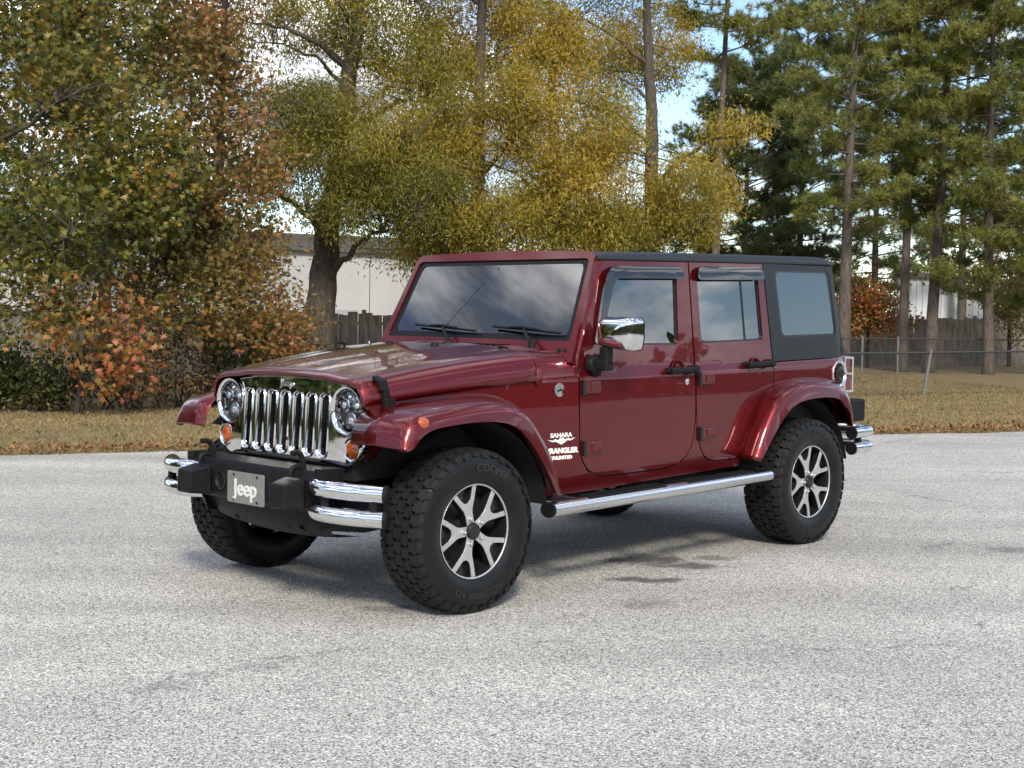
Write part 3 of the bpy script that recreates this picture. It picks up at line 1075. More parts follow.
def pine(label, group, base, height, lean, r0, z0, seed, spread=2.6, nb=44, per=24, leaf_m=None, tuft=(8, 13), length=.24, dens=1.0):
    """straight bole, tiers of spreading boughs, each ending in sprays of long needles"""
    rnd = rs(seed)
    base = np.array(base)
    wood = MB()
    top = base + np.array([lean[0], lean[1], height])
    tp = catmull([base - np.array([0, 0, .2]), base * .6 + top * .4 + np.array([rnd.normal() * .08, 0, 0]), top], 30)
    rad = [r0 * (1 - .86 * (i / 29) ** 1.1) for i in range(30)]
    rad[0] *= 1.3
    wood.tube(tp, rad, 12)
    tufts, axes = [], []
    for b_ in range(nb):
        f_ = (z0 + (height - z0) * ((b_ + rnd.uniform(0, .9)) / nb)) / height
        a = base + (top - base) * f_
        az = b_ * 2.399 + rnd.normal() * .35
        rel = (f_ * height - z0) / max(height - z0, .1)
        L = spread * (1.0 - .62 * rel ** 1.6) * rnd.uniform(.55, 1.15) * (0.75 if rel < .12 else 1)
        rise = rnd.uniform(-.02, .32) + rel * .35
        hd = np.array([math.cos(az), math.sin(az), 0])
        e = a + hd * L + np.array([0, 0, L * rise])
        mid = a * .5 + e * .5 + np.array([0, 0, -L * .05]) + rnd.normal(size=3) * .08 * L * .5
        pts = catmull([a, mid, e], 9)
        branch_mesh(wood, pts, max(.015, r0 * .22 * (1 - rel * .5)), .009, 5)
        side = np.array([-hd[1], hd[0], 0])
        for q in range(int(rnd.integers(*tuft) * dens)):
            f2 = rnd.uniform(.34, 1.0) ** .8
            s0 = pts[min(int(f2 * 8), 8)]
            off = side * rnd.normal() * L * .26 * f2 + hd * rnd.uniform(-.05, .32) + np.array([0, 0, rnd.uniform(-.08, .30)])
            e2 = s0 + off
            branch_mesh(wood, [s0, (s0 + e2) / 2 + np.array([0, 0, -.03]), e2], .010, .005, 3)
            ax = unit((off + hd * .12 + np.array([0, 0, .20]))[None])[0]
            for w_ in range(int(rnd.integers(5, 9))):
                tufts.append(e2 + rnd.normal(size=3) * np.array([.17, .17, .09]))
                axes.append(unit((ax + rnd.normal(size=3) * .35)[None])[0])
    me = needles('crown', np.array(tufts), np.array(axes), rnd, per + 4, length)
    return plant('pine_tree', label, 'tree', group, tuple(base), wood, me, M['bark_pine'], leaf_m or L_PINE)


PG = 'pines behind the fences on the right'
pine('tall pine whose trunk stands just right of the car roof', PG, ground_at(844, 46), 17, (.25, 0), .24, 4.6, 51, 3.0, 58)
pine('slim pine with a straight trunk left of the pair at the metal building', PG, ground_at(903, 47), 17.5, (.40, 0), .19, 5.2, 52, 2.6, 50)
pine('pine with a slightly leaning trunk at the middle of the metal building', PG, ground_at(930, 46), 17, (.65, .1), .22, 4.6, 53, 2.8, 54)
pine('pine near the right edge with low boughs crossing the metal building', PG, ground_at(990, 45), 16, (-.2, 0), .20, 2.3, 54, 2.9, 58)
pine('pine at the right edge of the photo with drooping low boughs', PG, ground_at(1062, 44), 17, (0, 0), .22, 2.0, 55, 3.4, 66)
pine('dense bushy dark pine left of the straight pine trunks', PG, ground_at(745, 58), 12.0, (0, 0), .22, 2.4, 56, 4.0, 90, 24, L_PINED, (9, 14), .28, 1.2)
pine('dark pine partly hidden behind the golden oak on the right', PG, ground_at(795, 60), 15, (.3, 0), .22, 2.6, 57, 3.6, 80, 22, L_PINED, (8, 12), .28)
pine('pine leaning its top boughs out above the gold oak', PG, ground_at(712, 40), 17, (.4, -.4), .15, 9.2, 58, 2.8, 40)
pine('hazy back pine between the straight trunks', PG, ground_at(875, 66), 16, (0, 0), .22, 3.2, 59, 3.9, 70, 20, L_PINED, (7, 11), .3)
pine('back pine above the metal building roof', PG, ground_at(962, 68), 18, (0, 0), .24, 4.6, 60, 4.2, 76, 20, L_PINED, (7, 11), .3)
pine('back pine farthest to the right behind the edge pine', PG, ground_at(1045, 66), 17, (0, 0), .24, 2.6, 61, 4.2, 80, 20, L_PINED, (7, 11), .3)
pine('dark pine seen through the sweetgum at the top left', PG, ground_at(70, 48), 16, (0, 0), .22, 4.5, 62, 3.2, 46, 20, L_PINED, (7, 11), .28)

broadleaf('small orange brown tree behind the rear of the car roof', 'tree', 'small trees at the back fence', ground_at(868, 50), trunk_from([(868, 320), (868, 280)], 50, 868), .07, .03,
          [B(868, 298, 49, 26, 26, 60), B(885, 318, 49, 28, 20, 36), B(850, 325, 49, 22, 16, 20)], 46, (.24, .24, .2), OVAL, .13, M['bark_dark'], L_RED, 71, 8, name='small_tree')
broadleaf('small brown gold tree right of the metal building', 'tree', 'small trees at the back fence', ground_at(1010, 52), trunk_from([(1010, 290), (1008, 230)], 52, 1010), .08, .03,
          [B(1010, 290, 51, 34, 36, 44), B(1000, 240, 51, 30, 30, 30), B(1035, 320, 51, 34, 22, 26)], 40, (.26, .26, .2), OVAL, .13, M['bark_dark'], L_RUST, 72, 8, name='small_tree')

# ------------------------------------------------------------------ grass and fallen leaves
rnd = rs(90)
M['grass'] = leaf_material('dry_grass_blades', [(0, (.13, .125, .042)), (.4, (.245, .190, .085)), (.8, (.32, .245, .12)), (1, (.39, .31, .17))], .35, .25, .8, .6)
n = 420000
u = rnd.uniform(-14, 26, n)
v = 42 * rnd.uniform(0, 1, n) ** 2.0 - .02
xy = EDGE_A + EDGE_T * u[:, None] + EDGE_N * v[:, None]
ang = np.abs(xy[:, 0]) < xy[:, 1] * .42 + .8
xy = xy[ang]
P_ = np.c_[xy, gz(xy[:, 0], xy[:, 1]) - .004 + 0.05 * np.sin(xy[:, 0] * .7) * np.sin(xy[:, 1] * .5) * ((beyond(xy[:, 0], xy[:, 1]) - 3 > 0))]
n = len(P_)
h = rnd.uniform(.02, .055, n)[:, None]
tip = np.c_[rnd.normal(size=(n, 2)) * .035, np.zeros(n)]
a = rnd.uniform(0, 2 * PI, n)
sd = np.c_[np.cos(a), np.sin(a), np.zeros(n)] * (.003 + .00035 * P_[:, 1])[:, None]
V = np.stack([P_ - sd, P_ + sd, P_ + tip + np.c_[np.zeros((n, 2)), h]], axis=1)
tag(finish('grass', poly_mesh('grass', V, 3), M['grass']), 'dry tan lawn grass beyond the far edge of the lot', 'grass', None, 'stuff')

M['litter'] = leaf_material('fallen_leaf_litter', [(0, (.10, .055, .025)), (.4, (.20, .105, .04)), (.75, (.29, .15, .055)), (1, (.38, .26, .12))], 1.2, .1, .8, .75)
n1_, n2_ = 15000, 3000
u = np.concatenate([rnd.uniform(-14, 24, n1_), rnd.uniform(-12, 24, n2_)])
v = np.concatenate([np.abs(rnd.normal(size=n1_)) * .42 + rnd.uniform(-.06, .12, n1_), rnd.uniform(0, 1, n2_) ** 1.2 * 14])
xy = EDGE_A + EDGE_T * u[:, None] + EDGE_N * v[:, None]
P_ = np.c_[xy, np.maximum(gz(xy[:, 0], xy[:, 1]), np.where(v < .06, .004, -9)) + rnd.uniform(.012, .05, len(xy))]
tag(finish('fallen_leaves', leaves('fallen_leaves', P_, OVAL, .062, rnd, 0, 2.2, .2), M['litter']), 'brown fallen leaves along the lawn edge and scattered in the grass', 'leaves', None, 'stuff')
for (px, py, sz) in ((37, 737, .05), (405, 698, .045), (352, 715, .02), (935, 620, .02)):
    r_ = ray(px, py)
    q = np.array([0, 0, CAMH]) + r_ * (-CAMH / r_[2])
    me = leaves('fallen_leaf', np.array([[0, 0, .006]]), OVAL, sz, rs(px), 0, 6, .25, jitter=.6)
    o = finish('fallen_leaf', me, M['litter'])
    o.location = q
    tag(o, {37: 'brown leaf lying on the asphalt nearest the bottom left corner', 405: 'orange leaf lying on the asphalt in front of the front wheel', 352: 'tiny leaf scrap left of the orange leaf on the asphalt', 935: 'tiny leaf scrap alone on the asphalt right of the rear wheel'}[px], 'leaf', 'leaves lying on the asphalt')

# a far wood on the other side of the lot (it shows as a reflection in the paint, chrome and glass)
rnd = rs(95)
T = []
for q in range(190):
    az = R(-218 + 254 * q / 190) + rnd.normal() * .01
    r_ = rnd.uniform(52, 64)
    hh = rnd.uniform(4.0, 7.5) * (1.0 + .25 * math.sin(q * .31))
    if math.degrees(az) < -183:          # the boundary trees carry on nearer to hand at the left
        r_ = rnd.uniform(19, 27)
        hh = rnd.uniform(6.5, 10.0)
    c = np.array([r_ * math.cos(az), r_ * math.sin(az) + 4, hh * .45])
    m_ = 620
    uu_ = unit(rnd.normal(size=(m_, 3)))
    T.append(c + uu_ * np.array([2.4, 2.4, hh * .55]) * rnd.uniform(.3, 1, m_)[:, None] ** .5)
for q in range(110):
    az = R(30 + 118 * q / 110) + rnd.normal() * .01
    r_ = rnd.uniform(118, 140)
    hh = rnd.uniform(4.5, 8.5)
    c = np.array([r_ * math.cos(az), r_ * math.sin(az), hh * .42])
    uu_ = unit(rnd.normal(size=(700, 3)))
    T.append(c + uu_ * np.array([4.2, 3.0, hh * .58]) * rnd.uniform(.3, 1, 700)[:, None] ** .5)
T = np.vstack(T)
T = T[T[:, 2] > -.5]
tag(finish('far_wood', leaves('far_wood', T, OVAL, .65, rnd, 0, .3), L_PINED), 'dark distant wood all round the lot, low behind the pines and mirrored in the car', 'wood', None, 'stuff')
# =================================================================== the car
CAR_LOC, CAR_RZ = (-0.8201, 7.1271, 0.0), 0.80125
car = empty('off_road_suv', CAR_LOC, CAR_RZ)
tag(car, 'dark red four-door off-road SUV with black hardtop and chrome grille parked on the grey lot', 'car')
AX, AXR, WB, TRK = 0.390, 0.395, 2.947, 0.795     # axle height, tyre radius, wheelbase, half track


def rake(x):
    return .02 * (x - .87)


def ybody(x, z):
    """half width of the body shell; x runs rearwards from the front axle"""
    w = .79 if x >= .87 else .615 + .175 * ((max(x, -.44) + .43) / 1.3)
    zb = 1.105 + rake(x)
    if z < zb - .012:
        t = min((zb - .012 - z) / .6, 1)
        y = w + .009 * math.sin(PI * t) - max(0, .62 - z) * .12
    elif z < zb:
        y = w - .006 * (z - zb + .012) / .012
    else:
        y = w - .006 - (z - zb) * .105
    if x > 3.40:
        y -= (x - 3.40) ** 2 * 1.2
    return y


def inside(poly, x, y):
    c = False
    k = len(poly)
    for i in range(k):
        (x0, y0), (x1, y1) = poly[i], poly[i - 1]
        if (y0 > y) != (y1 > y) and x < (x1 - x0) * (y - y0) / (y1 - y0) + x0:
            c = not c
    return c


def cut_sheet(outline, holes, extra=()):
    """triangles that fill an outline but leave its holes open"""
    loops = [outline] + list(holes)
    vs_, es = [], []
    for lp in loops:
        b = len(vs_)
        vs_ += [Vector(p) for p in lp]
        es += [(b + i, b + (i + 1) % len(lp)) for i in range(len(lp))]
    vs_ += [Vector(p) for p in extra if inside(outline, *p) and not any(inside(q, *p) for q in holes)]
    r = delaunay_2d_cdt(vs_, es, [], 0, 1e-6)
    tris = []
    for f in r[2]:
        cx = sum(r[0][i].x for i in f) / len(f)
        cy = sum(r[0][i].y for i in f) / len(f)
        if inside(outline, cx, cy) and not any(inside(hl_, cx, cy) for hl_ in holes):
            tris.append(tuple(f))
    return r[0], tris


def panel(name, mats, parent, outline, holes, s, thick=.035, off=0.0, bevel=.004, yf=ybody, zc=None, xc=None):
    """sheet cut to an outline in side view, bent to the body's surface on side s"""
    pts_, tris = cut_sheet(outline, holes)
    bm = bmesh.new()
    bv = [bm.verts.new((p.x, 0, p.y)) for p in pts_]
    for f in tris:
        try:
            bm.faces.new([bv[i] for i in f])
        except ValueError:
            pass
    zs = [p[1] for p in outline]
    xs = [p[0] for p in outline]
    for z in (zc if zc is not None else [.5, .54, .58, .62, .68, .74, .80, .86, .92, .98, 1.04, 1.07, 1.16, 1.21, 1.27, 1.38, 1.48, 1.58, 1.68]):
        if min(zs) < z < max(zs):
            bmesh.ops.bisect_plane(bm, geom=bm.verts[:] + bm.edges[:] + bm.faces[:], dist=1e-5, plane_co=(0, 0, z), plane_no=(0, 0, 1))
    if zc is None:
        for dz in (-.012, 0.0):
            if min(zs) < 1.1 + dz < max(zs):
                nrm = Vector((-.02, 0, 1)).normalized()
                bmesh.ops.bisect_plane(bm, geom=bm.verts[:] + bm.edges[:] + bm.faces[:], dist=1e-5, plane_co=(.87, 0, 1.105 + dz), plane_no=nrm)
    lo_, hi_ = min(xs), max(xs)
    for x in sorted(set((xc or []) + [round(-.6 + .11 * k_, 3) for k_ in range(40)])):
        if not lo_ < x < hi_:
            continue
        bmesh.ops.bisect_plane(bm, geom=bm.verts[:] + bm.edges[:] + bm.faces[:], dist=1e-5, plane_co=(x, 0, 0), plane_no=(1, 0, 0))
    for v in bm.verts:
        v.co.y = s * (yf(v.co.x, v.co.z) + off)
    ret = bmesh.ops.extrude_face_region(bm, geom=bm.faces[:])
    for g in ret['geom']:
        if isinstance(g, bmesh.types.BMVert):
            g.co.y -= s * thick
    bmesh.ops.recalc_face_normals(bm, faces=bm.faces)
    me = bpy.data.meshes.new(name)
    bm.to_mesh(me)
    bm.free()
    return smooth(finish(name, me, mats, parent), 30, bevel, 2)


# ---- body sides (front wing, sill and rear quarter of each flank in one skin)
BODY = [(-.415, .985), (-.40, 1.0), (.545, 1.084), (.862, 1.100), (.865, .72), (.890, .655), (.938, .598), (1.02, .562), (1.10, .553),
        (1.60, .555), (1.72, .572), (1.80, .612), (1.846, .668), (1.872, .74), (1.884, .86), (1.896, .74), (1.924, .668), (1.965, .608), (2.02, .579), (2.10, .568),
        (2.30, .566), (2.336, .572), (2.45, .69), (2.565, .80), (2.645, .90), (2.676, .96), (2.683, 1.02), (2.684, 1.138),
        (3.545, 1.158), (3.572, 1.14), (3.575, .87), (3.57, .72), (3.46, .72), (3.42, .85), (3.26, .95), (3.0, .985), (2.75, .955), (2.55, .83), (2.42, .68), (2.34, .524),
        (1.39, .50), (1.0, .487), (.63, .482), (.56, .60), (.46, .76), (.30, .89), (.1, .95), (-.2, .95), (-.41, .90)]
body = MB()
body.box((1.45, 0, .58), (2.9, 1.30, .05), mi=0)                  # floor pan
body.box((.60, 0, .84), (.05, 1.28, .50), mi=0)                   # firewall
body.box((3.51, 0, .86), (.06, 1.44, .58), mi=1)                  # tailgate
for s in (-1, 1):
    body.box((2.95, s * .60, .80), (.98, .20, .50), mi=0)
    body.box((.10, s * .44, .80), (1.0, .10, .36), mi=0)
    body.box((1.9, s * .71, .80), (2.0, .02, .45), mi=0)
body.box((2.9, 0, .62), (1.2, 1.2, .05), mi=0)
body_o = body.build('body', [M['dark'], M['paint']], car)
for s in (-1, 1):
    panel('side_panel', M['paint'], car, BODY, [], s, thick=.03, xc=[-.2, 0, .2, .4, .6, .8, 3.42, 3.46, 3.5, 3.54])

# ---- hood and cowl
FR = [(.606, .985), (.606, 1.015), (.596, 1.052), (.572, 1.078), (.52, 1.092), (.44, 1.100), (.37, 1.105), (.31, 1.114), (.16, 1.120), (0, 1.122)]
RE = [(.756, 1.084), (.754, 1.120), (.742, 1.170), (.716, 1.206), (.66, 1.222), (.56, 1.230), (.46, 1.234), (.40, 1.246), (.2, 1.256), (0, 1.259)]


def hood_row(x, inset=0.0, drop=0.0):
    t = (x + .45) / 1.03
    half = []
    for (a, b), (c, d) in zip(FR, RE):
        y, z = a + (c - a) * t, b + (d - b) * t + .012 * math.sin(PI * min(max(t, 0), 1)) * (1 if b > 1.04 else .3)
        half.append((y * (1 - inset), z - drop))
    row = [(x, -y, z) for y, z in half] + [(x, y, z) for y, z in reversed(half[:-1])]
    return row


hood = MB()
xs = [-.438, -.433, -.420, -.395, -.35, -.26, -.14, 0, .14, .28, .40, .50, .565, .574]
rows = []
for i, x in enumerate(xs):
    if i == 0:
        rows.append([(p[0] + .004, p[1] * .988, p[2] - .019) for p in hood_row(x)])
    elif i == 1:
        rows.append([(p[0] - .002, p[1] * .995, p[2] - .008) for p in hood_row(x)])
    elif i == len(xs) - 1:
        rows.append([(p[0], p[1] * .995, p[2] - .03) for p in hood_row(x)])
    else:
        rows.append(hood_row(x))
hood.grid(rows)
hood_o = hood.build('hood', M['paint'], car, angle=50)
hood_o.modifiers.new('thick', 'SOLIDIFY').thickness = -.012
for (y, x) in ((.18, .40), (-.18, .40)):
    b = MB()
    b.lathe([(.0, .022), (.016, .020), (.022, .012), (.024, -.03)], (x, y, 1.243), 16, 'z')
    b.build('hood_bumper', M['black'], hood_o)
b = MB()
b.tube([(.30, .45, 1.215), (.30, .45, 1.245), (.27, .45, 1.254), (.24, .45, 1.245), (.24, .45, 1.21)], .008, 8)
b.build('footman_loop', M['black'], hood_o)
b = MB()
rr = [(.55 + .016 * math.cos(a), .49 + .05 * math.sin(a)) for a in np.linspace(0, 2 * PI, 20)[:-1]]
b.prism(rr, lambda u, v, d: (u, v, 1.226 + .02 * (u - .5) + d), -.01, .014)
b.build('washer_vent', M['black'], hood_o, bevel=.004)

cowl = MB()
xs = [.582, .584, .62, .70, .78, .86]
rows = []
for i, x in enumerate(xs):
    r_ = hood_row(min(x, .60))
    k = 1 + max(0, x - .60) * .15
    rows.append([(x, p[1] * k, p[2] + (x - .60) * .05 * (1 if p[2] < 1.15 else -.3) - (.03 if i == 0 else 0)) for p in r_])
cowl.grid(rows)
cowl_o = cowl.build('cowl', M['paint'], car, angle=50)
v = MB()
for k in range(11):
    v.box((.70, -.40 + .045 * k, 1.257), (.075, .022, .006))
v.build('cowl_vent', M['black'], cowl_o)

# ---- windshield frame, glass, wipers
WS = Vector((.4745, 0, 1.0)).normalized()


def wsp(u, h, d):
    """u across, h height (z), d depth behind the windshield plane"""
    return (.86 + .4745 * (h - 1.29) + d * .903, u, h - d * .43)


fr = MB()
zo0, zo1 = 1.175, 1.764


def wo_half(z):
    return .788 + (.702 - .788) * (z - zo0) / (zo1 - zo0)


outer = fillet([(-wo_half(zo0), zo0), (wo_half(zo0), zo0), (wo_half(zo1), zo1), (0, zo1 + .016), (-wo_half(zo1), zo1)], [.004, .004, .05, 0, .05], 6)
inner = fillet([(-.730, 1.282), (.730, 1.282), (.676, 1.726), (-.676, 1.726)], .03, 6)


def plate_with_holes(mb, outline, holes, fn, d0, d1, mi=0, extra=()):
    pts_, tris = cut_sheet(outline, holes, extra)
    k = len(pts_)
    a = [fn(p.x, p.y, d0) for p in pts_]
    c = [fn(p.x, p.y, d1) for p in pts_]
    fs = list(tris) + [tuple(k + i for i in reversed(f)) for f in tris]
    b_ = 0
    for lp in [outline] + list(holes):
        n = len(lp)
        fs += [(b_ + i, b_ + (i + 1) % n, k + b_ + (i + 1) % n, k + b_ + i) for i in range(n)]
        b_ += n
    mb.add(a + c, fs, mi)


def ring(outer, inner, fn, d0, d1, mb, mi=0):
    plate_with_holes(mb, outer, [inner], fn, d0, d1, mi)


ring(outer, inner, wsp, 0, .062, fr)
frame_o = fr.build('windshield_frame', M['paint'], car, angle=30, bevel=.011, segs=3)
# A-pillar outer faces reach back to the doors, with the hinge bracket and its bolts
for s in (-1, 1):
    ap = MB()
    rows = []
    for z in np.linspace(1.10, 1.745, 14):
        x0 = wsp(0, z, 0)[0] if z > 1.18 else wsp(0, 1.18, 0)[0]
        yw = wo_half(max(z, 1.18))
        xd = .872 + max(0, z - 1.165) * .46
        yd = ybody(xd, z) - .003
        rows.append([(x0 + .03, s * (yw - .02), z), (x0 + .026, s * (yw - .002), z), (x0 + .045, s * (yw + .004), z), (x0 + (xd - x0) * .75, s * (yd - .002), z), (xd, s * yd, z), (xd + .012, s * (yd - .03), z)])
    ap.grid(rows)
    ap.build('pillar_trim', M['paint'], frame_o, angle=40)
for s in (-1, 1):
    for z, dx in ((1.315, .02), (1.235, .02), (1.16, .03), (1.135, .062)):
        b = MB()
        x = wsp(0, max(z, 1.18), 0)[0] + .05 + dx * .3
        b.lathe([(.0, .006), (.010, .005), (.012, 0), (.013, -.02)], (x, s * (ybody(.87, z) + .001), z), 10, 'y', s=s)
        b.build('hinge_bolt', M['gloss_black'], frame_o)
for y in (-.72, -.68, .68, .72):
    b = MB()
    b.lathe([(.0, -.006), (.011, -.005), (.012, 0), (.013, .02)], (wsp(0, 1.232, 0)[0], y, 1.232), 10, 'x')
    b.build('hinge_bolt', M['gloss_black'], frame_o)
g = MB()
gl = fillet([(-.735, 1.276), (.735, 1.276), (.682, 1.733), (-.682, 1.733)], .04, 6)
g.prism(gl, wsp, .014, .019)
ws_o = g.build('windshield', M['windshield'], frame_o, angle=30)
g = MB()
ring(gl, fillet([(-.690, 1.318), (.690, 1.318), (.642, 1.704), (-.642, 1.704)], .04, 6), wsp, .0118, .0133, g)
g.build('window_border', M['frit'], frame_o)
for y0, y1, a0 in ((-.42, -.12, .1), (.22, .52, .1)):
    w = MB()
    p0 = Vector((.79, y0 - .10, 1.245))
    pm = Vector(wsp(y0 + .02, 1.335, -.035))
    w.lathe([(0, .03), (.018, .028), (.022, 0)], tuple(p0), 14, 'z')
    w.tube([p0 + Vector((0, 0, .02)), p0 * .5 + pm * .5 + Vector((-.012, 0, .012)), pm], [.013, .011, .008], 8, squash=(1, 1, .6))
    bl0, bl1 = Vector(wsp(y0 - .24, 1.318, -.012)), Vector(wsp(y0 + .28, 1.345, -.012))
    w.tube([bl0, bl0 * .5 + bl1 * .5 + Vector((-.006, 0, .002)), bl1], .007, 6)
    w.tube([bl0 * .72 + bl1 * .28 + Vector((-.014, 0, .006)), pm + Vector((-.006, 0, 0)), bl0 * .28 + bl1 * .72 + Vector((-.014, 0, .006))], .008, 6)
    w.build('wiper', M['black'], car, angle=50)

# ---- grille
gx = -.452


def grf(u, v, d):
    return (gx + .05 * (abs(u) / .61) ** 4 + .243 * max(0, v - .72) ** 2 + d, u, v)


gout = fillet([(-.505, .690), (.505, .690), (.585, .78), (.606, .90), (.606, 1.02), (.56, 1.082), (.30, 1.103), (0, 1.110), (-.30, 1.103), (-.56, 1.082), (-.606, 1.02), (-.606, .90), (-.585, .78)],
              [.05, .05, .05, .05, .06, .08, .1, .1, .1, .08, .06, .05, .05], 5)
slots = []
for k in range(7):
    c = (k - 3) * .1035
    slots.append(fillet([(c - .034, .727), (c + .034, .727), (c + .034, 1.026), (c - .034, 1.026)], .034, 6))
HLY, HLZ, HLR = .476, .955, .112
hl = [[(s * HLY + HLR * math.cos(a), HLZ + HLR * math.sin(a)) for a in np.linspace(0, 2 * PI, 33)[:-1]] for s in (-1, 1)]


gr = MB()
plate_with_holes(gr, gout, slots + hl, grf, 0, .03, 0, [(a_, b_) for a_ in np.linspace(-.59, .59, 60) for b_ in np.linspace(.70, 1.10, 24)])
grille_o = gr.build('grille', M['chrome'], car, angle=30, bevel=.007, segs=3)
gi = MB()
for k in range(7):
    c = (k - 3) * .1035
    rows = []
    for d, hw, z0, z1 in ((-.002, .043, .718, 1.035), (-.008, .039, .722, 1.031), (-.004, .034, .728, 1.025), (.018, .0305, .736, 1.018), (.058, .028, .745, 1.011)):
        rows.append([grf(u, v, d) for u, v in fillet([(c - hw, z0), (c + hw, z0), (c + hw, z1), (c - hw, z1)], hw * .98, 6)])
    gi.grid(rows, closed=True)
gi.build('slot_insert', M['chrome'], grille_o, angle=60)
gb = MB()
gb.box((gx + .095, 0, .88), (.03, 1.06, .34))
for k in range(9):
    gb.box((gx + .077, 0, .75 + k * .034), (.006, .70, .006))
gb.build('radiator_mesh', M['dark'], grille_o)
v, f = text_shape('Jeep', .036, .001, .003)
gl = MB()
gl.add([(gx + .0265 - p[2], -p[0] * 1.25 - .0, 1.066 + p[1]) for p in v], f)
gl.build('lettering', M['chrome_soft'], grille_o, angle=30)
gs = MB()
plate_with_holes(gs, [(u * .99, .895 + (v - .895) * .985) for u, v in gout], [[(u * .93, .895 + (v - .895) * .90) for u, v in gout]], grf, .031, .12)
gs.build('grille_shell', M['paint'], grille_o, angle=30)
for s in (-1, 1):
    h = MB()
    h.lathe([(.114, .006), (.119, -.004), (.115, -.016), (.106, -.014), (.098, -.004), (.090, .022)], (gx + .030, s * HLY, HLZ), 40, 'x')
    h_o = h.build('headlight', M['chrome'], car, angle=60)
    i = MB()
    i.lathe([(.092, .01), (.092, .05), (.0, .055)], (gx + .030, s * HLY, HLZ), 32, 'x')
    i.box((gx + .055, s * HLY, HLZ + .012), (.02, .150, .010))
    i.build('reflector', M['gloss_black'], h_o)
    i = MB()
    for (dy, dz, r_) in ((0, -.046, .034), (-.043, .024, .028), (.043, .024, .028), (0, .064, .018)):
        i.lathe([(r_ + .006, .030), (r_ + .005, .006), (r_, .004), (r_ * .98, .006), (r_ * .8, -.006), (r_ * .45, -.012), (0, -.014)], (gx + .042, s * HLY + dy, HLZ + dz), 20, 'x')
    for q in range(14):
        a = 2 * PI * q / 14
        i.box((gx + .05, s * HLY + .081 * math.cos(a), HLZ + .081 * math.sin(a)), (.02, .012, .014), Matrix.Rotation(-a, 3, 'X'))
    i.build('projector', M['chrome_soft'], h_o, angle=50)
    i = MB()
    i.lathe([(.0, -.022), (.03, -.020), (.07, -.011), (.098, .002)], (gx + .024, s * HLY, HLZ), 32, 'x')
    i.build('lens', M['lens'], h_o, angle=80)
    t = MB()
    t.lathe([(.060, .012), (.061, -.004), (.057, -.013), (.049, -.010), (.047, .0)], (gx + .030, s * .515, .775), 28, 'x')
    t_o = t.build('turn_signal', M['chrome'], car, angle=60)
    t = MB()
    t.lathe([(0, -.014), (.024, -.012), (.040, -.006), (.048, .004)], (gx + .026, s * .515, .775), 24, 'x')
    t.build('lens', M['amber'], t_o, angle=80)

# ---- hood latches
for s in (-1, 1):
    q = MB()
    yb_ = .632
    Rl = Matrix.Rotation(s * R(0), 3, 'X')
    q.box((-.318, s * (yb_ + .014), .998), (.060, .030, .040))
    q.box((-.332, s * (yb_ + .010), 1.035), (.036, .026, .060), Matrix.Rotation(R(-8), 3, 'Y'))
    q.box((-.345, s * (yb_ + .002), 1.082), (.044, .030, .050), Matrix.Rotation(R(-8), 3, 'Y') @ Matrix.Rotation(s * R(14), 3, 'X'))
    q.box((-.352, s * (yb_ - .022), 1.108), (.040, .050, .018), Matrix.Rotation(s * R(-25), 3, 'X'))
    q.build('hood_latch', M['black'], car, bevel=.004)

# ---- fender flares
FF_R = [(-.472, .925, .808), (-.455, .925, .87), (-.415, .925, .930), (-.300, .925, .963), (.004, .925, .993), (.225, .925, .979), (.363, .925, .909), (.510, .925, .722), (.598, .925, .519)]
FF_E = [(-.462, .938, .803), (-.425, .940, .818), (-.375, .942, .866), (-.270, .942, .902), (.005, .942, .917), (.208, .942, .892), (.336, .942, .807), (.462, .942, .651), (.546, .940, .518)]
FF_B = [(-.505, .60, .812), (-.490, .60, .885), (-.440, .60, .945), (-.33, .61, .990), (.02, .65, 1.022), (.26, .69, 1.022), (.42, .715, .958), (.56, .74, .75), (.64, .75, .523)]
RF_R = [(2.30, .905, .570), (2.43, .922, .79), (2.56, .926, .925), (2.817, .926, 1.003), (3.113, .926, .999), (3.31, .926, .950), (3.395, .926, .84), (3.412, .926, .719)]
RF_E = [(2.335, .938, .562), (2.542, .942, .787), (2.719, .942, .894), (2.945, .942, .922), (3.18, .942, .912), (3.295, .942, .855), (3.355, .942, .79), (3.380, .942, .720)]
RF_B = [(2.350, .755, .566), (2.49, .755, .80), (2.60, .755, .945), (2.87, .755, 1.030), (3.26, .755, 1.030), (3.47, .75, .985), (3.54, .74, .86), (3.55, .73, .72)]


def flare(B_, R_, E_, s, n=56):
    Bc, Rc, Ec = catmull(B_, n), catmull(R_, n), catmull(E_, n)
    rows = []
    for b_, r_, e_ in zip(Bc, Rc, Ec):
        v_in = b_ - r_
        v_out = e_ - r_
        li, lo = np.linalg.norm(v_in), np.linalg.norm(v_out)
        k = min(.045, lo * .6)
        row = [b_, b_ + (r_ - b_) * .5 + np.array([0, 0, .004])]
        p0, p1 = r_ + v_in / li * k, r_ + v_out / max(lo, 1e-6) * k
        for t in (0, .25, .5, .75, 1):
            row.append(p0 * (1 - t) ** 2 + r_ * 2 * t * (1 - t) + p1 * t * t)
        row.append(e_)
        row.append(e_ + np.array([0, -.006, 0]) + v_in / li * .004)
        row.append(e_ + v_in / li * .03 + (np.array([0, -.02, 0])))
        rows.append([(p[0], s * p[1], p[2]) for p in row])
    mb = MB()
    mb.grid(rows)
    # close the front and back ends
    nc = len(rows[0])
    return mb


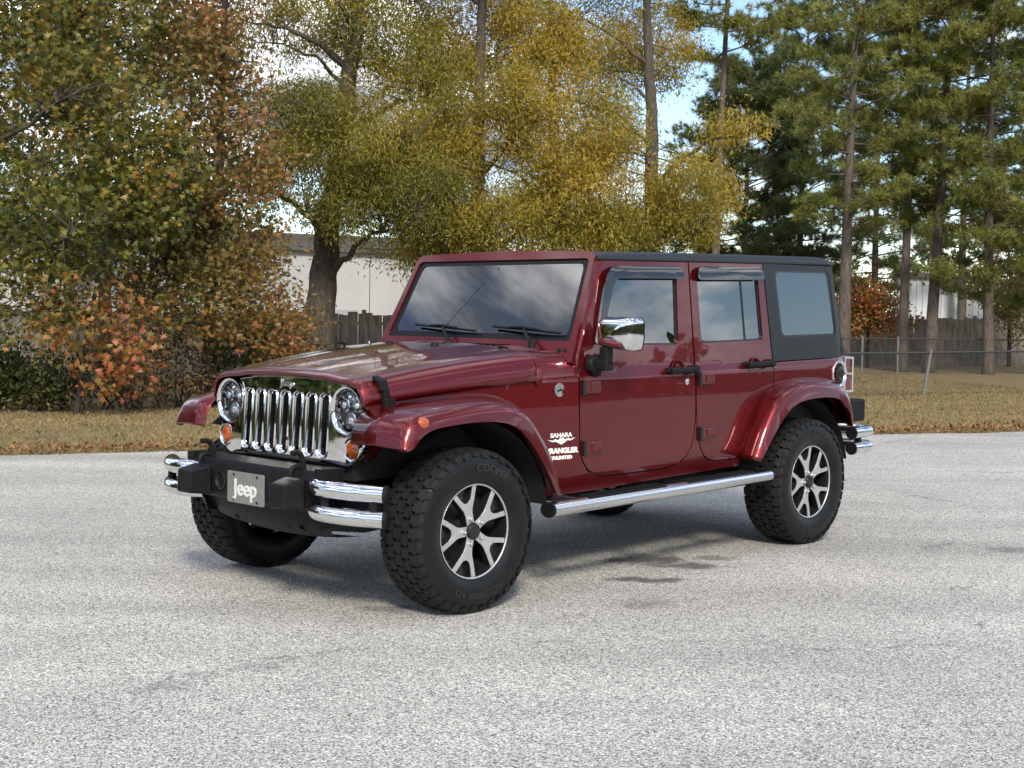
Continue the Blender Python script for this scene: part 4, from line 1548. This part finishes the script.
for s in (-1, 1):
    mb = flare(FF_B, FF_R, FF_E, s)
    fl = mb.build('fender_flare', M['paint'], car, angle=50)
    fl.modifiers.new('thick', 'SOLIDIFY').thickness = -.006
    t = MB()
    t.lathe([(.034, -.008), (.034, .006), (.028, .012), (.018, .017), (0, .019)], (-.352, s * .925, .918), 24, 'y', s=s)
    t.build('side_marker', M['amber'], fl, angle=70)
    mb = flare(RF_B, RF_R, RF_E, s)
    fl = mb.build('fender_flare', M['paint'], car, angle=50)
    fl.modifiers.new('thick', 'SOLIDIFY').thickness = -.006
    # dark wheel-well liners above the tyres
    for cx, a0, a1 in ((.03, 8, 128), (2.93, 12, 168)):
        rows = []
        for a in np.linspace(R(a0), R(a1), 18):
            rows.append([(cx + .52 * math.cos(a), s * y, AX + .52 * math.sin(a)) for y in (.45, .87)])
        w = MB()
        w.grid(rows)
        w.build('wheel_well', M['dark'], car, angle=60)

# ---- doors
FDOOR = [(.872, 1.104), (.872, .72), (.897, .660), (.944, .606), (1.02, .570), (1.10, .561), (1.60, .563), (1.715, .579), (1.795, .618), (1.840, .672), (1.866, .745), (1.875, .90), (1.875, 1.14), (1.878, 1.729), (1.128, 1.714),
         (1.106, 1.690), (.958, 1.372), (.892, 1.20)]
FWIN = fillet([(1.010, 1.262), (1.742, 1.258), (1.766, 1.688), (1.168, 1.676), (1.10, 1.55)], [.03, .03, .03, .06, 0], 5)
RDOOR = [(1.888, .92), (1.900, .745), (1.928, .676), (1.968, .616), (2.022, .587), (2.10, .576), (2.30, .574), (2.330, .580), (2.443, .696), (2.558, .806), (2.638, .906), (2.668, .965), (2.676, 1.02), (2.677, 1.14), (2.636, 1.744), (1.890, 1.730)]
RWIN = fillet([(1.958, 1.265), (2.592, 1.279), (2.578, 1.704), (1.952, 1.692)], .03, 5)
ZC = [.6, .66, .72, .78, .84, .90, .96, 1.02, 1.06]


def yflat(d):
    return lambda x, z: ybody(x, z) - d


def handle(mb, x0, x1, z0, z1, s):
    y = s * (ybody(x0, z0) + .036)
    n = 10
    pts = [(x0 + (x1 - x0) * i / n, y + s * .006 * math.sin(PI * i / n), z0 + (z1 - z0) * i / n) for i in range(n + 1)]
    mb.tube(pts, [.017 if i < n - 1 else .021 for i in range(n + 1)], 10, squash=(1, .6, 1))
    mb.lathe([(.0, .056), (.020, .055), (.025, .046), (.025, 0)], (x1 - .012, s * ybody(x1, z1), z1), 18, 'y', s=s)
    mb.lathe([(.018, .036), (.020, 0)], (x0 + .012, s * ybody(x0, z0), z0), 14, 'y', s=s)


def door_set(s, outline, win, hinges, hand, visor, lock=None):
    d = panel('door', M['paint'], car, outline, [win], s, thick=.05, xc=[])
    panel('window', M['side_glass'] if outline is FDOOR else M['privacy_glass'], d, [(x * .985 + cx_ * .015 if False else x, z) for x, z in win], [], s, thick=.004, off=-.014, bevel=0, zc=[1.3, 1.4, 1.5, 1.6])
    # rubber seal round the opening
    w2 = [tuple(Vector(p) + (Vector(((min(q[0] for q in win) + max(q[0] for q in win)) / 2, 1.47)) - Vector(p)).normalized() * .016) for p in win]
    panel('window_seal', M['gloss_black'], d, win, [w2], s, thick=.008, off=-.008, bevel=0, zc=[1.4, 1.55])
    for (hx, hz) in hinges:
        m = MB()
        y = s * ybody(hx, hz)
        m.box((hx + .072, y + s * .010, hz), (.125, .022, .062))
        m.box((hx + .09, y + s * .020, hz + .004), (.080, .014, .050))
        m.box((hx + .006, y + s * .008, hz), (.022, .026, .085), mi=1)
        for q in (.068, .115):
            m.lathe([(0, .031), (.008, .030), (.009, .02)], (hx + q, y, hz - .006), 10, 'y', s=s)
        m.build('hinge', [M['paint'], M['gloss_black']], d, bevel=.005)
    m = MB()
    handle(m, *hand, s)
    m.build('handle', M['black'], d, angle=45)
    m = MB()
    hx = (hand[0] + hand[1]) / 2 - .02
    m.lathe([(.062, .0015), (.060, .003), (.054, -.004), (.03, -.004), (.0, -.004)], (hx, s * (ybody(hx, 1.11) + .001), 1.112), 26, 'y', s=s)
    m.build('handle_recess', M['paint'], d, angle=60)
    if lock:
        m = MB()
        m.lathe([(0, .006), (.014, .005), (.019, .002), (.020, -.004)], (lock[0], s * ybody(*lock), lock[1]), 18, 'y', s=s)
        m.build('lock', M['chrome_soft'], d)
    vis = panel('rain_visor', M['visor_solid'], d, visor, [], s, thick=.004, off=.030, bevel=0, zc=[1.3, 1.4, 1.5, 1.6, 1.66, 1.69],
                yf=lambda x, z: ybody(x, z) - (.028 * max(0, (z - 1.655 - rake(x)) / .05) ** 1.5))
    return d


M['visor_solid'] = mat('smoked_rain_visor', (.010, .010, .012), .08, 0, Coat_Weight=.6, Coat_Roughness=.02)
FVIS = [(1.018, 1.262), (1.060, 1.448), (1.118, 1.637), (1.150, 1.668), (1.195, 1.686), (1.60, 1.700), (1.763, 1.705), (1.790, 1.695), (1.803, 1.644), (1.79, 1.634), (1.50, 1.628), (1.225, 1.620), (1.185, 1.605), (1.155, 1.560), (1.10, 1.42), (1.075, 1.275)]
RVIS = [(1.930, 1.641), (1.934, 1.675), (1.952, 1.698), (1.992, 1.710), (2.576, 1.725), (2.602, 1.712), (2.614, 1.659), (2.60, 1.646), (1.96, 1.630)]
for s in (-1, 1):
    door_set(s, FDOOR, FWIN, ((.885, 1.040), (.893, .722)), (1.612, 1.850, 1.113, 1.116), FVIS, (1.80, 1.046))
    d = door_set(s, RDOOR, RWIN, ((1.905, 1.058), (1.915, .742)), (2.372, 2.628, 1.132, 1.137), RVIS)
    m = MB()
    m.tube([(2.418, s * (ybody(2.41, 1.27) - .016), 1.265), (2.408, s * (ybody(2.41, 1.70) - .016), 1.70)], .010, 6)
    m.build('window_divider', M['gloss_black'], d)

# ---- hardtop
HT = fillet([(2.687, 1.146), (3.552, 1.164), (3.470, 1.60), (3.446, 1.755), (2.644, 1.748)], [.01, .03, 0, .02, .01], 4)
QW = fillet([(2.792, 1.292), (3.450, 1.304), (3.398, 1.722), (2.758, 1.712)], .045, 6)
ht = MB()
xs = [1.092, 1.10, 1.13, 1.4, 1.86, 1.868, 1.874, 1.882, 2.3, 2.8, 3.2, 3.36, 3.42, 3.450, 3.458]
rows = []
for i, x in enumerate(xs):
    e = {0: .040, 1: .022, 2: .015, 3: .004}.get(i, 0) + {len(xs) - 1: .055, len(xs) - 2: .026, len(xs) - 3: .010}.get(i, 0) + (.006 if x in (1.868, 1.874) else 0)
    k = rake(x) - .005
    yg = ybody(x, 1.73 + k) + .004
    half = [(yg - .05, 1.715 + k), (yg - .004, 1.715 + k), (yg + .003, 1.722 + k), (yg + .002, 1.738 + k - e * .3), (yg - .007, 1.753 + k - e * .6), (yg - .028, 1.764 + k - e), (yg - .08, 1.771 + k - e), (.42, 1.779 + k - e), (.2, 1.782 + k - e), (0, 1.783 + k - e)]
    rows.append([(x, -y, z) for y, z in half] + [(x, y, z) for y, z in reversed(half[:-1])])
ht.grid(rows)
top_o = ht.build('hardtop', M['hardtop'], car, angle=40)
top_o.modifiers.new('thick', 'SOLIDIFY').thickness = -.02
for s in (-1, 1):
    q = panel('hardtop_side', M['hardtop'], top_o, HT, [QW], s, thick=.04, off=.002, bevel=.008, zc=[1.2, 1.3, 1.4, 1.5, 1.6, 1.7], xc=[3.42, 3.46, 3.5])
    panel('quarter_window', M['privacy_glass'], top_o, [(x, z) for x, z in QW], [], s, thick=.004, off=-.004, bevel=0, zc=[1.35, 1.45, 1.55, 1.65], xc=[3.42])
    w2 = [tuple(Vector(p) + (Vector((3.10, 1.51)) - Vector(p)).normalized() * .022) for p in QW]
    panel('window_seal', M['gloss_black'], top_o, QW, [w2], s, thick=.006, off=-.0015, bevel=0, zc=[1.4, 1.6])
rb = MB()


def rbf(u, v, d):
    return (3.552 - (v - 1.164) * .185 + d, u, v)


plate_with_holes(rb, fillet([(-.775, 1.165), (.775, 1.165), (.705, 1.742), (-.705, 1.742)], .03), [fillet([(-.60, 1.22), (.60, 1.22), (.56, 1.70), (-.56, 1.70)], .06)], rbf, -.04, -.002)
rb.build('rear_panel', M['hardtop'], top_o)
rb = MB()
rb.prism(fillet([(-.61, 1.21), (.61, 1.21), (.57, 1.71), (-.57, 1.71)], .06), rbf, -.02, -.015)
rb.build('rear_window', M['privacy_glass'], top_o)

# ---- door mirror
for s in (-1,):
    m = MB()
    Rm = Matrix.Rotation(s * R(0), 3, 'Z')
    outl = fillet([(.822, 1.256), (1.046, 1.232), (1.060, 1.290), (1.060, 1.392), (1.040, 1.412), (.855, 1.414), (.818, 1.385)], [.03, .03, .03, .03, .02, .04, .04], 5)
    cyc, czc = .93, 1.325
    rows = []
    for d, k in ((.080, .985), (.075, 1.0), (.035, 1.0), (.005, .985), (-.020, .93), (-.034, .80), (-.041, .55), (-.044, .2), (-.044, .01)):
        rows.append([(.985 + d, s * (cyc + (u - cyc) * k), czc + (v - czc) * k) for u, v in outl])
    m.grid(rows, closed=True)
    mo = m.build('side_mirror', M['chrome'], car, angle=50)
    m = MB()
    m.prism(outl, lambda u, v, d: (1.065 + d, s * u, v), 0, .006)
    m.build('mirror_back', M['black'], mo)
    m = MB()
    m.box((.998, s * .800, 1.158), (.075, .02, .115), Matrix.Rotation(R(8), 3, 'Y'))
    m.lathe([(0, .03), (.038, .028), (.045, .018), (.047, -.01)], (.966, s * .795, 1.160), 20, 'y', s=s)
    m.box((.985, s * .845, 1.158), (.062, .11, .055))
    m.box((.985, s * .872, 1.205), (.056, .056, .10))
    m.build('mirror_arm', M['black'], mo, bevel=.010, segs=3)

# ---- side steps
for s in (-1, 1):
    m = MB()
    m.tube([(.50, s * .925, .447), (2.445, s * .925, .472)], .040, 24, caps=True, squash=(1, 1.15, .95))
    so = m.build('side_step', M['chrome_soft'], car, angle=50)
    for x0, x1 in ((.49, .506), (2.440, 2.452)):
        m = MB()
        k = .447 + (x0 - .5) * .0129
        m.tube([(x0, s * .925, k), (x1, s * .925, k)], .042, 24, squash=(1, 1.15, .95))
        m.build('end_cap', M['black'], so, angle=40)
    for x0, x1 in ((.78, 1.42), (1.62, 2.26)):
        m = MB()
        m.box(((x0 + x1) / 2, s * .912, .490 + ((x0 + x1) / 2 - 1.4) * .0129), (x1 - x0, .085, .016), Matrix.Rotation(-.0129, 3, 'Y'))
        for k in range(22):
            x = x0 + (x1 - x0) * (k + .5) / 22
            m.box((x, s * .912, .500 + (x - 1.4) * .0129), (.012, .070, .008))
        m.build('tread_pad', M['black'], so, bevel=.002)
    for x in (.75, 1.45, 2.15):
        m = MB()
        m.box((x, s * .78, .465), (.06, .30, .03))
        m.build('step_bracket', M['dark'], so)

# ---- front bumper
bm_ = MB()
sec = [(-.60, .690), (-.645, .684), (-.660, .66), (-.660, .505), (-.645, .488), (-.55, .480), (-.50, .50), (-.50, .69)]
rows = []
for y, k in ((-.50, 0), (-.498, 1), (-.36, 1), (-.2, 1), (0, 1), (.2, 1), (.36, 1), (.498, 1), (.50, 0)):
    rows.append([(x + (0 if k else .008) + .03 * (abs(y) / .5) ** 3, y, z) for x, z in sec])
bm_.grid(rows, closed=True)
bm_.f.append(list(range(8)))
bm_.m.append(0)
bm_.f.append([64 + i for i in range(8)])
bm_.m.append(0)
for s in (-1, 1):     # end brackets that carry the tubes
    bm_.hexa([(-.64, s * .50, .475), (-.54, s * .50, .475), (-.54, s * .555, .475), (-.64, s * .555, .475), (-.64, s * .50, .70), (-.54, s * .50, .70), (-.54, s * .555, .70), (-.64, s * .555, .70)])
    bm_.box((-.53, s * .62, .56), (.06, .26, .10))
bump = bm_.build('front_bumper', M['bumper'], car, bevel=.008, segs=2)
sk = MB()
rows = []
for x, z, w in ((-.615, .488, .50), (-.60, .43, .49), (-.55, .365, .46), (-.48, .335, .42), (-.30, .32, .40)):
    rows.append([(x + .05 * (abs(u)) ** 2, u * w, z + .012 * abs(u) ** 3) for u in np.linspace(-1, 1, 13)])
sk.grid(rows)
for k in range(7):
    y = .26 - k * .0867
    sk.hexa([(-.560, y - .03, .380), (-.500, y - .055, .352), (-.500, y - .030, .352), (-.560, y - .005, .380), (-.566, y - .03, .396), (-.506, y - .055, .366), (-.506, y - .030, .366), (-.566, y - .005, .396)], 1)
for s in (-1, 1):
    sk.hexa([(-.58, s * .46, .40), (-.30, s * .46, .36), (-.28, s * .60, .40), (-.52, s * .60, .44), (-.60, s * .48, .50), (-.28, s * .48, .50), (-.26, s * .62, .50), (-.54, s * .62, .50)], 0)
sko = sk.build('skid_plate', [M['bumper'], M['dark']], bump, angle=40, bevel=.004)
for s in (-1, 1):
    for z in (.614, .502):
        t = MB()
        pts = catmull([(-.60, s * .46, z + .004), (-.648, s * .54, z + .003), (-.645, s * .63, z), (-.603, s * .76, z - .004), (-.530, s * .872, z - .008)], 22)
        t.tube([tuple(p) for p in pts], .0405, 24)
        to = t.build('bumper_tube', M['chrome'], bump, angle=50)
        e = MB()
        d = Vector(pts[-1]) - Vector(pts[-2])
        d.normalize()
        e.tube([Vector(pts[-1]) - d * .004, Vector(pts[-1]) + d * .010, Vector(pts[-1]) + d * .014], [.043, .043, .038], 24)
        e.build('end_cap', M['black'], to, angle=40)
    t = MB()
    t.tube([(-.635, s * .58, .51), (-.635, s * .58, .61)], .026, 14)
    t.build('tube_spacer', M['bumper'], bump, angle=50)
    t = MB()
    t.tube([(-.56, s * .825, .51), (-.56, s * .825, .61)], .022, 14)
    t.build('tube_spacer', M['bumper'], bump, angle=50)
    g = MB()
    g.hexa([(-.775, s * .330, .512), (-.655, s * .305, .500), (-.655, s * .455, .500), (-.775, s * .445, .512), (-.770, s * .330, .628), (-.655, s * .305, .650), (-.655, s * .455, .650), (-.770, s * .445, .628)])
    g.build('bumper_guard', M['bumper'], bump, bevel=.012, segs=3)
    g = MB()
    g.lathe([(.046, .006), (.046, -.008), (.040, -.010), (.036, .0), (.030, .012), (0, .016)], (-.657, s * .225, .580), 24, 'x')
    g.build('fog_light', M['gloss_black'], bump, angle=50)
    g = MB()
    g.tube(catmull([(-.60, s * .375, .66), (-.615, s * .375, .735), (-.635, s * .375, .762), (-.675, s * .375, .764), (-.685, s * .375, .735)][:4], 14), .0135, 10)
    g.tube(catmull([(-.60, s * .375, .68), (-.64, s * .375, .70), (-.675, s * .375, .69), (-.685, s * .375, .66)], 10), .0135, 10)
    g.build('tow_hook', M['black'], bump, angle=60)
p = MB()
p.prism(fillet([(-.152, .484), (.152, .484), (.152, .638), (-.152, .638)], .010, 3), lambda u, v, d: (-.668 + d, u, v), -.003, .004)
po = p.build('licence_plate', M['silver'], bump, bevel=.0015)
v, f = text_shape('Jeep', .077, .0019, .0018)
p = MB()
p.add([(-.6725 - q[2], -q[0] * 1.02, .558 + q[1] * 1.02) for q in v], f)
p.build('lettering', M['plate_letter'], po, angle=30)
p = MB()
for y in (-.095, .095):
    for z in (.500, .622):
        p.lathe([(0, -.006), (.006, -.005), (.008, 0)], (-.670, y, z), 10, 'x')
p.build('bolt', M['gloss_black'], po)

# ---- rear bumper, tail lights, filler cap
rbm = MB()
rbm.box((3.66, 0, .60), (.12, 1.10, .14))
for s in (-1, 1):
    rbm.box((3.690, s * .70, .800), (.200, .20, .150))
rbo = rbm.build('rear_bumper', M['bumper'], car, bevel=.014, segs=3)
for s in (-1, 1):
    for z in (.652, .548):
        t = MB()
        pts = catmull([(3.62, s * .800, z), (3.72, s * .795, z), (3.85, s * .785, z), (3.905, s * .69, z), (3.91, s * .45, z)], 24)
        t.tube([tuple(q) for q in pts], .040, 22)
        to = t.build('bumper_tube', M['chrome'], rbo, angle=50)
        e = MB()
        e.tube([(3.612, s * .80, z), (3.622, s * .80, z)], .0425, 22)
        e.build('end_cap', M['black'], to, angle=40)
    t = MB()
    t.tube([(3.76, s * .765, .55), (3.76, s * .765, .65)], .022, 12)
    t.build('tube_spacer', M['bumper'], rbo, angle=50)
    t = MB()
    t.prism(fillet([(3.57, .935), (3.655, .935), (3.655, 1.148), (3.57, 1.148)], .012, 3), lambda u, v, d: (u, s * (.70 + d), v), -.08, .058)
    to = t.build('tail_light', M['red_lens'], car, bevel=.004)
    t = MB()
    for zz in (.930, 1.046, 1.152):
        t.tube([(3.56, s * .765, zz), (3.668, s * .765, zz), (3.668, s * .62, zz)], .008, 8)
    for (xx, yy) in ((3.566, .765), (3.666, .765), (3.666, .625)):
        t.tube([(xx, s * yy, .930), (xx, s * yy, 1.152)], .008, 8)
    t.build('light_guard', M['chrome'], to, angle=50)
fx, fz = 3.452, 1.052
fc = MB()
yy = -ybody(fx, fz) + .002
fc.lathe([(.090, -.002), (.090, .008), (.084, .013), (.074, .010), (.068, .002)], (fx, yy, fz), 36, 'y', s=-1)
fo = fc.build('fuel_filler', M['chrome'], car, angle=50)
fc = MB()
fc.lathe([(.069, .001), (.05, .002), (0, .003)], (fx, yy, fz), 30, 'y', s=-1)
fc.build('filler_recess', M['gloss_black'], fo)
fc = MB()
fc.lathe([(.046, .003), (.048, .012), (.040, .017), (.020, .017), (.018, .024), (0, .025)], (fx, yy, fz), 24, 'y', s=-1)
for k in range(5):
    a = 2 * PI * k / 5
    fc.lathe([(.007, .003), (.006, .011), (0, .012)], (fx + .060 * math.cos(a), yy, fz + .060 * math.sin(a)), 10, 'y', s=-1)
fc.build('filler_cap', M['gloss_black'], fo, angle=50)

# ---- badges on the front wing
def side_text(s_, size, cx, cz, bold=0.0, sx=1.0, shear=0.0):
    v, f = text_shape(s_, size, bold, .0006)
    return [(cx + q[0] * sx + q[1] * shear, -(ybody(cx + q[0] * sx, cz + q[1]) + .0016 + q[2]), cz + q[1]) for q in v], f


b = MB()
b.add(*side_text('SAHARA', .022, .742, .797, .0012, 1.25))
b.add(*side_text('WRANGLER', .026, .738, .716, .0026, 1.18))
b.add(*side_text('UNLIMITED', .017, .745, .680, .0018, 1.2))
wing = [(.650, .776), (.690, .772), (.700, .780), (.722, .772), (.735, .786), (.742, .777), (.752, .788), (.766, .774), (.790, .783), (.800, .776), (.838, .782), (.806, .768), (.782, .770), (.764, .758), (.742, .749), (.724, .757), (.704, .766), (.684, .764)]
b.prism(wing, lambda u, v, d: (u, -(ybody(u, v) + .001 + d), v), 0, .0012)
b.build('badge_lettering', M['white'], car, angle=30)
b = MB()
b.lathe([(.036, 0), (.036, .003), (.033, .0045), (.030, .003), (0, .003)], (.732, -ybody(.732, 1.03), 1.032), 32, 'y', s=-1)
bo = b.build('round_badge', M['silver'], car, angle=50)
b = MB()
y_ = -(ybody(.732, 1.03) + .0035)
b.prism([(.712, 1.026), (.722, 1.036), (.728, 1.031), (.738, 1.041), (.752, 1.034), (.752, 1.024), (.734, 1.028), (.724, 1.022)], lambda u, v, d: (u, y_ - d, v), 0, .001)
b.build('emblem', M['gloss_black'], bo)

# ---- antenna
a = MB()
a.lathe([(0, .03), (.012, .028), (.020, .01), (.024, -.02)], (.66, .665, 1.226), 16, 'z')
a.tube([(.66, .665, 1.24), (.66, .665, 1.30)], .005, 8)
a.tube([(.66, .665, 1.30), (.665, .667, 2.05)], [.0022, .0014], 6)
a.build('antenna', M['gloss_black'], car, angle=50)

# ---- wheels
tyre = MB()
prof = [(.222, .098), (.228, .112), (.240, .120), (.262, .132), (.290, .1385), (.318, .139), (.345, .134), (.365, .126), (.378, .112), (.381, .09), (.381, 0)]
full = prof + [(r_, -o) for r_, o in reversed(prof[:-1])]
tyre.lathe([(r_, -o) for r_, o in full], (0, 0, 0), 96, 'y', mi=1)
NB = 39
for row, (yc, hw, ph) in enumerate(((-.105, .0235, 0), (-.053, .0235, .5), (0, .0235, .15), (.053, .0235, .65), (.105, .0235, .3))):
    for k in range(NB):
        a0 = 2 * PI * (k + ph) / NB
        wd = 2 * PI / NB * (.86 + .03 * ((k * 7 + row) % 3))
        sk_ = .06 * (1 if row in (1, 3) else -1) * 2 * PI / NB * (.6 if row != 2 else 1)
        ol = [(-1, -.50), (-.12, -.44 - .03 * (k % 2)), (.10, -.30), (1, -.36), (1, .46), (.12, .50), (-.08, .62 + .03 * (k % 3)), (-1, .48)]
        top, bot = [], []
        for (u, w_) in ol:
            a = a0 + w_ * wd + u * sk_ * .5
            y = yc + u * hw
            drop = .012 * max(0, (abs(y) - .080) / .045) ** 2
            for (lst, rad, g_) in ((top, AXR - drop, .97), (bot, .3800 - drop, 1.03)):
                aa = a0 + (a - a0) * g_
                lst.append((rad * math.cos(aa), yc + (y - yc) * g_, rad * math.sin(aa)))
        n = len(ol)
        tyre.add(top + bot, [tuple(range(n))] + [(i, (i + 1) % n, n + (i + 1) % n, n + i) for i in range(n)], 0)
for s in (-1, 1):     # lugs that wrap over the shoulder on to the sidewall
    for k in range(NB):
        a0 = 2 * PI * (k + (0 if s < 0 else .3)) / NB
        lng = .352 if k % 2 else .362
        h = 2 * PI / NB * .36
        pts = []
        for (r_, y_) in ((.3835, .1265), (.372, .1330), (lng, .1385), (lng, .130), (.372, .118), (.383, .112)):
            pts.append((r_, y_))
        A = [(r_ * math.cos(a0 - h), s * y_, r_ * math.sin(a0 - h)) for r_, y_ in pts]
        B = [(r_ * math.cos(a0 + h * (.9 if k % 2 else .6)), s * y_, r_ * math.sin(a0 + h * (.9 if k % 2 else .6))) for r_, y_ in pts]
        n = len(pts)
        tyre.add(A + B, [tuple(range(n)), tuple(range(2 * n - 1, n - 1, -1))] + [(i, (i + 1) % n, n + (i + 1) % n, n + i) for i in range(n)], 0)
letters = MB()


def ring_text(s_, size, rad, ang, bold):
    v, f = text_shape(s_, size, bold, .0012)
    out = []
    for q in v:
        t = ang - q[0] * 1.15 / rad
        r_ = rad + q[1]
        yo = -(.1390 + .0018) + abs(r_ - .305) ** 2 * 2.2 - q[2]
        out.append((r_ * math.cos(t), yo, r_ * math.sin(t)))
    letters.add(out, f)


ring_text('COOPER', .036, .305, R(72), .0008)
letters2 = letters
letters = MB()
ring_text('DISCOVERER AT3', .026, .303, R(-88), .0006)
rim = MB()
rim.lathe([(.232, -.108), (.231, -.114), (.226, -.116), (.220, -.113), (.217, -.106), (.210, -.060), (.205, .09)], (0, 0, 0), 72, 'y', mi=1)
rim.lathe([(.2275, -.1135), (.2262, -.1168), (.2205, -.1150), (.2190, -.1110)], (0, 0, 0), 72, 'y', mi=0)
half = [(.030, .024), (.060, .0235), (.086, .0240), (.110, .030), (.138, .045), (.2165, .087), (.2195, .060), (.165, .032), (.148, .019), (.142, 0)]
spoke = [(u, v_) for u, v_ in half] + [(u, -v_) for u, v_ in reversed(half[:-1])]
for k in range(5):
    a = R(36 + 72 * k)
    ca, sa = math.cos(a), math.sin(a)

    def fs_(u, v_, d, ca=ca, sa=sa):
        r_ = math.hypot(u, v_)
        dish = -.098 - .010 * min(1, max(0, (r_ - .05) / .12))
        return (u * ca - v_ * sa, dish + d, u * sa + v_ * ca)
    rim.prism(spoke, fs_, 0, .006, 0)
    sp2 = [(u, v_ * 1.0) for u, v_ in spoke]
    rim.prism(sp2, fs_, .0062, .045, 1)
    # dark web between the arms of each spoke, set back
    rim.prism([(.13, .02), (.214, .05), (.214, -.05), (.13, -.02)], lambda u, v_, d, f_=fs_: f_(u, v_, d), .030, .05, 1)
    rim.lathe([(0, -.118), (.007, -.117), (.0105, -.110), (.0105, -.09)], (.062 * ca, 0, .062 * sa), 10, 'y', mi=0)
rim.lathe([(0, -.118), (.022, -.1175), (.036, -.114), (.041, -.106), (.042, -.085)], (0, 0, 0), 30, 'y', mi=1)
hub = MB()
hub.lathe([(.16, -.010), (.16, .006), (.06, .006), (.06, -.04), (.0, -.05)], (0, 0, 0), 40, 'y')
hub.box((.10, .0, .09), (.09, .06, .12), Matrix.Rotation(R(-40), 3, 'Y'))
wheel0 = empty('wheel', (0, -TRK, AX), 0)
wheel0.parent = car
t_o = tyre.build('tyre', [M['rubber'], M['sidewall']], wheel0, angle=18)
l_o = letters.build('lettering', M['lettering_tyre'], wheel0, angle=30)
l2_o = letters2.build('lettering', M['lettering_tyre'], wheel0, angle=30)
r_o = rim.build('rim', [M['alloy'], M['gloss_black']], wheel0, angle=30, bevel=.0012, segs=1)
h_o = hub.build('brake_disc', M['disc'], wheel0, angle=30)
for (x, s) in ((WB, -1), (0, 1), (WB, 1)):
    w = empty('wheel', (x, s * TRK, AX), 0 if s < 0 else PI)
    w.rotation_euler = (0, 0, 0 if s < 0 else PI)
    w.parent = car
    for ch in (t_o, l_o, l2_o, r_o, h_o):
        c = ch.copy()
        col.objects.link(c)
        c.parent = w

# ---- underside
u = MB()
for s in (-1, 1):
    u.box((1.5, s * .42, .52), (4.1, .08, .12))
    for x in (0, WB):
        u.tube([(x, s * .42, AX + .06), (x, s * .42, .70)], .055, 12)
        u.tube([(x - .12, s * .48, AX - .03), (x - .10, s * .46, .80)], .028, 10)
for x in (0, WB):
    u.tube([(x, -.70, AX), (x, .70, AX)], .042, 14)
    u.lathe([(0, -.11), (.09, -.09), (.13, 0), (.09, .10), (0, .12)], (x, .18 if x == 0 else 0, AX), 18, 'x')
u.tube([(.0, .18, AX + .01), (1.2, .1, .48)], .03, 10)
u.tube([(1.4, 0, .48), (WB, 0, AX)], .035, 10)
u.tube([(2.1, -.30, .41), (2.55, -.30, .41)], .085, 16, squash=(1, 1.3, .8))
u.tube([(1.2, -.30, .45), (2.1, -.30, .45)], .028, 10)
u.box((1.5, 0, .47), (.8, .6, .05))
u.box((.1, 0, .62), (.9, .72, .16))
u.tube([(-.25, -.60, .46), (-.25, .60, .46)], .02, 8)
u.build('chassis', M['dark'], car, angle=40)

# ---- interior
it = MB()
it.box((1.02, 0, 1.10), (.34, 1.36, .24))
it.box((.98, 0, 1.225), (.24, 1.30, .03))
it.box((1.16, -.37, 1.235), (.10, .34, .08))
it.box((1.6, 0, .76), (1.0, .22, .30))
it.build('dashboard', M['dash'], car, bevel=.02, segs=3)
sw = MB()
Rw = Matrix.Rotation(R(-65), 3, 'Y')
c = Vector((1.32, -.37, 1.15))
sw.tube([c + Rw @ Vector((.185 * math.cos(q), .185 * math.sin(q), 0)) for q in np.linspace(0, 2 * PI, 33)], .015, 8, caps=False)
for q in (R(0), R(90), R(-90)):
    sw.tube([c, c + Rw @ Vector((.18 * math.cos(q), .18 * math.sin(q), 0))], .016, 6)
sw.tube([c, c + Vector((-.2, 0, -.06))], .04, 10)
sw.build('steering_wheel', M['dash'], car, angle=60)
for (x, y, w_) in ((1.75, -.37, .50), (1.75, .37, .50), (2.62, 0, 1.10)):
    st = MB()
    st.box((x, y, .86), (.48, w_, .16))
    st.box((x + .27, y, 1.16), (.13, w_, .58), Matrix.Rotation(R(12), 3, 'Y'))
    so = st.build('seat', M['seat'], car, bevel=.035, segs=3)
    for hy in ((0,) if w_ < .6 else (-.32, .32)):
        st = MB()
        st.box((x + .35, y + hy, 1.53), (.10, .26, .19), Matrix.Rotation(R(8), 3, 'Y'))
        for q in (-.06, .06):
            st.tube([(x + .34, y + hy + q, 1.38), (x + .35, y + hy + q, 1.50)], .007, 6)
        st.build('headrest', M['seat'], so, bevel=.03, segs=3)
rbx = MB()
for s in (-1, 1):
    rbx.tube(catmull([(1.10, s * .62, 1.20), (1.17, s * .605, 1.45), (1.30, s * .59, 1.66), (1.6, s * .585, 1.69), (2.05, s * .585, 1.70), (2.9, s * .585, 1.68), (3.30, s * .60, 1.20)], 30), .032, 10)
    rbx.tube([(2.05, s * .585, 1.70), (2.03, s * .66, 1.1), (2.02, s * .66, .65)], .032, 10)
rbx.tube([(2.05, -.58, 1.70), (2.05, .58, 1.70)], .032, 10)
rbx.box((1.25, 0, 1.695), (.22, 1.15, .03))
rbx.build('roll_bar', M['dash'], car, angle=60)
gh = MB()
gh.tube([(1.19, .52, 1.62), (1.17, .55, 1.50), (1.17, .50, 1.46), (1.17, .44, 1.50), (1.19, .42, 1.62)], .016, 8)
gh.build('grab_handle', M['dash'], car, angle=60)
rv = MB()
rv.box((1.13, 0, 1.60), (.03, .26, .075))
rv.tube([(1.13, 0, 1.62), (1.06, 0, 1.68)], .012, 8)
rv.build('rear_view_mirror', M['dash'], car, bevel=.01)
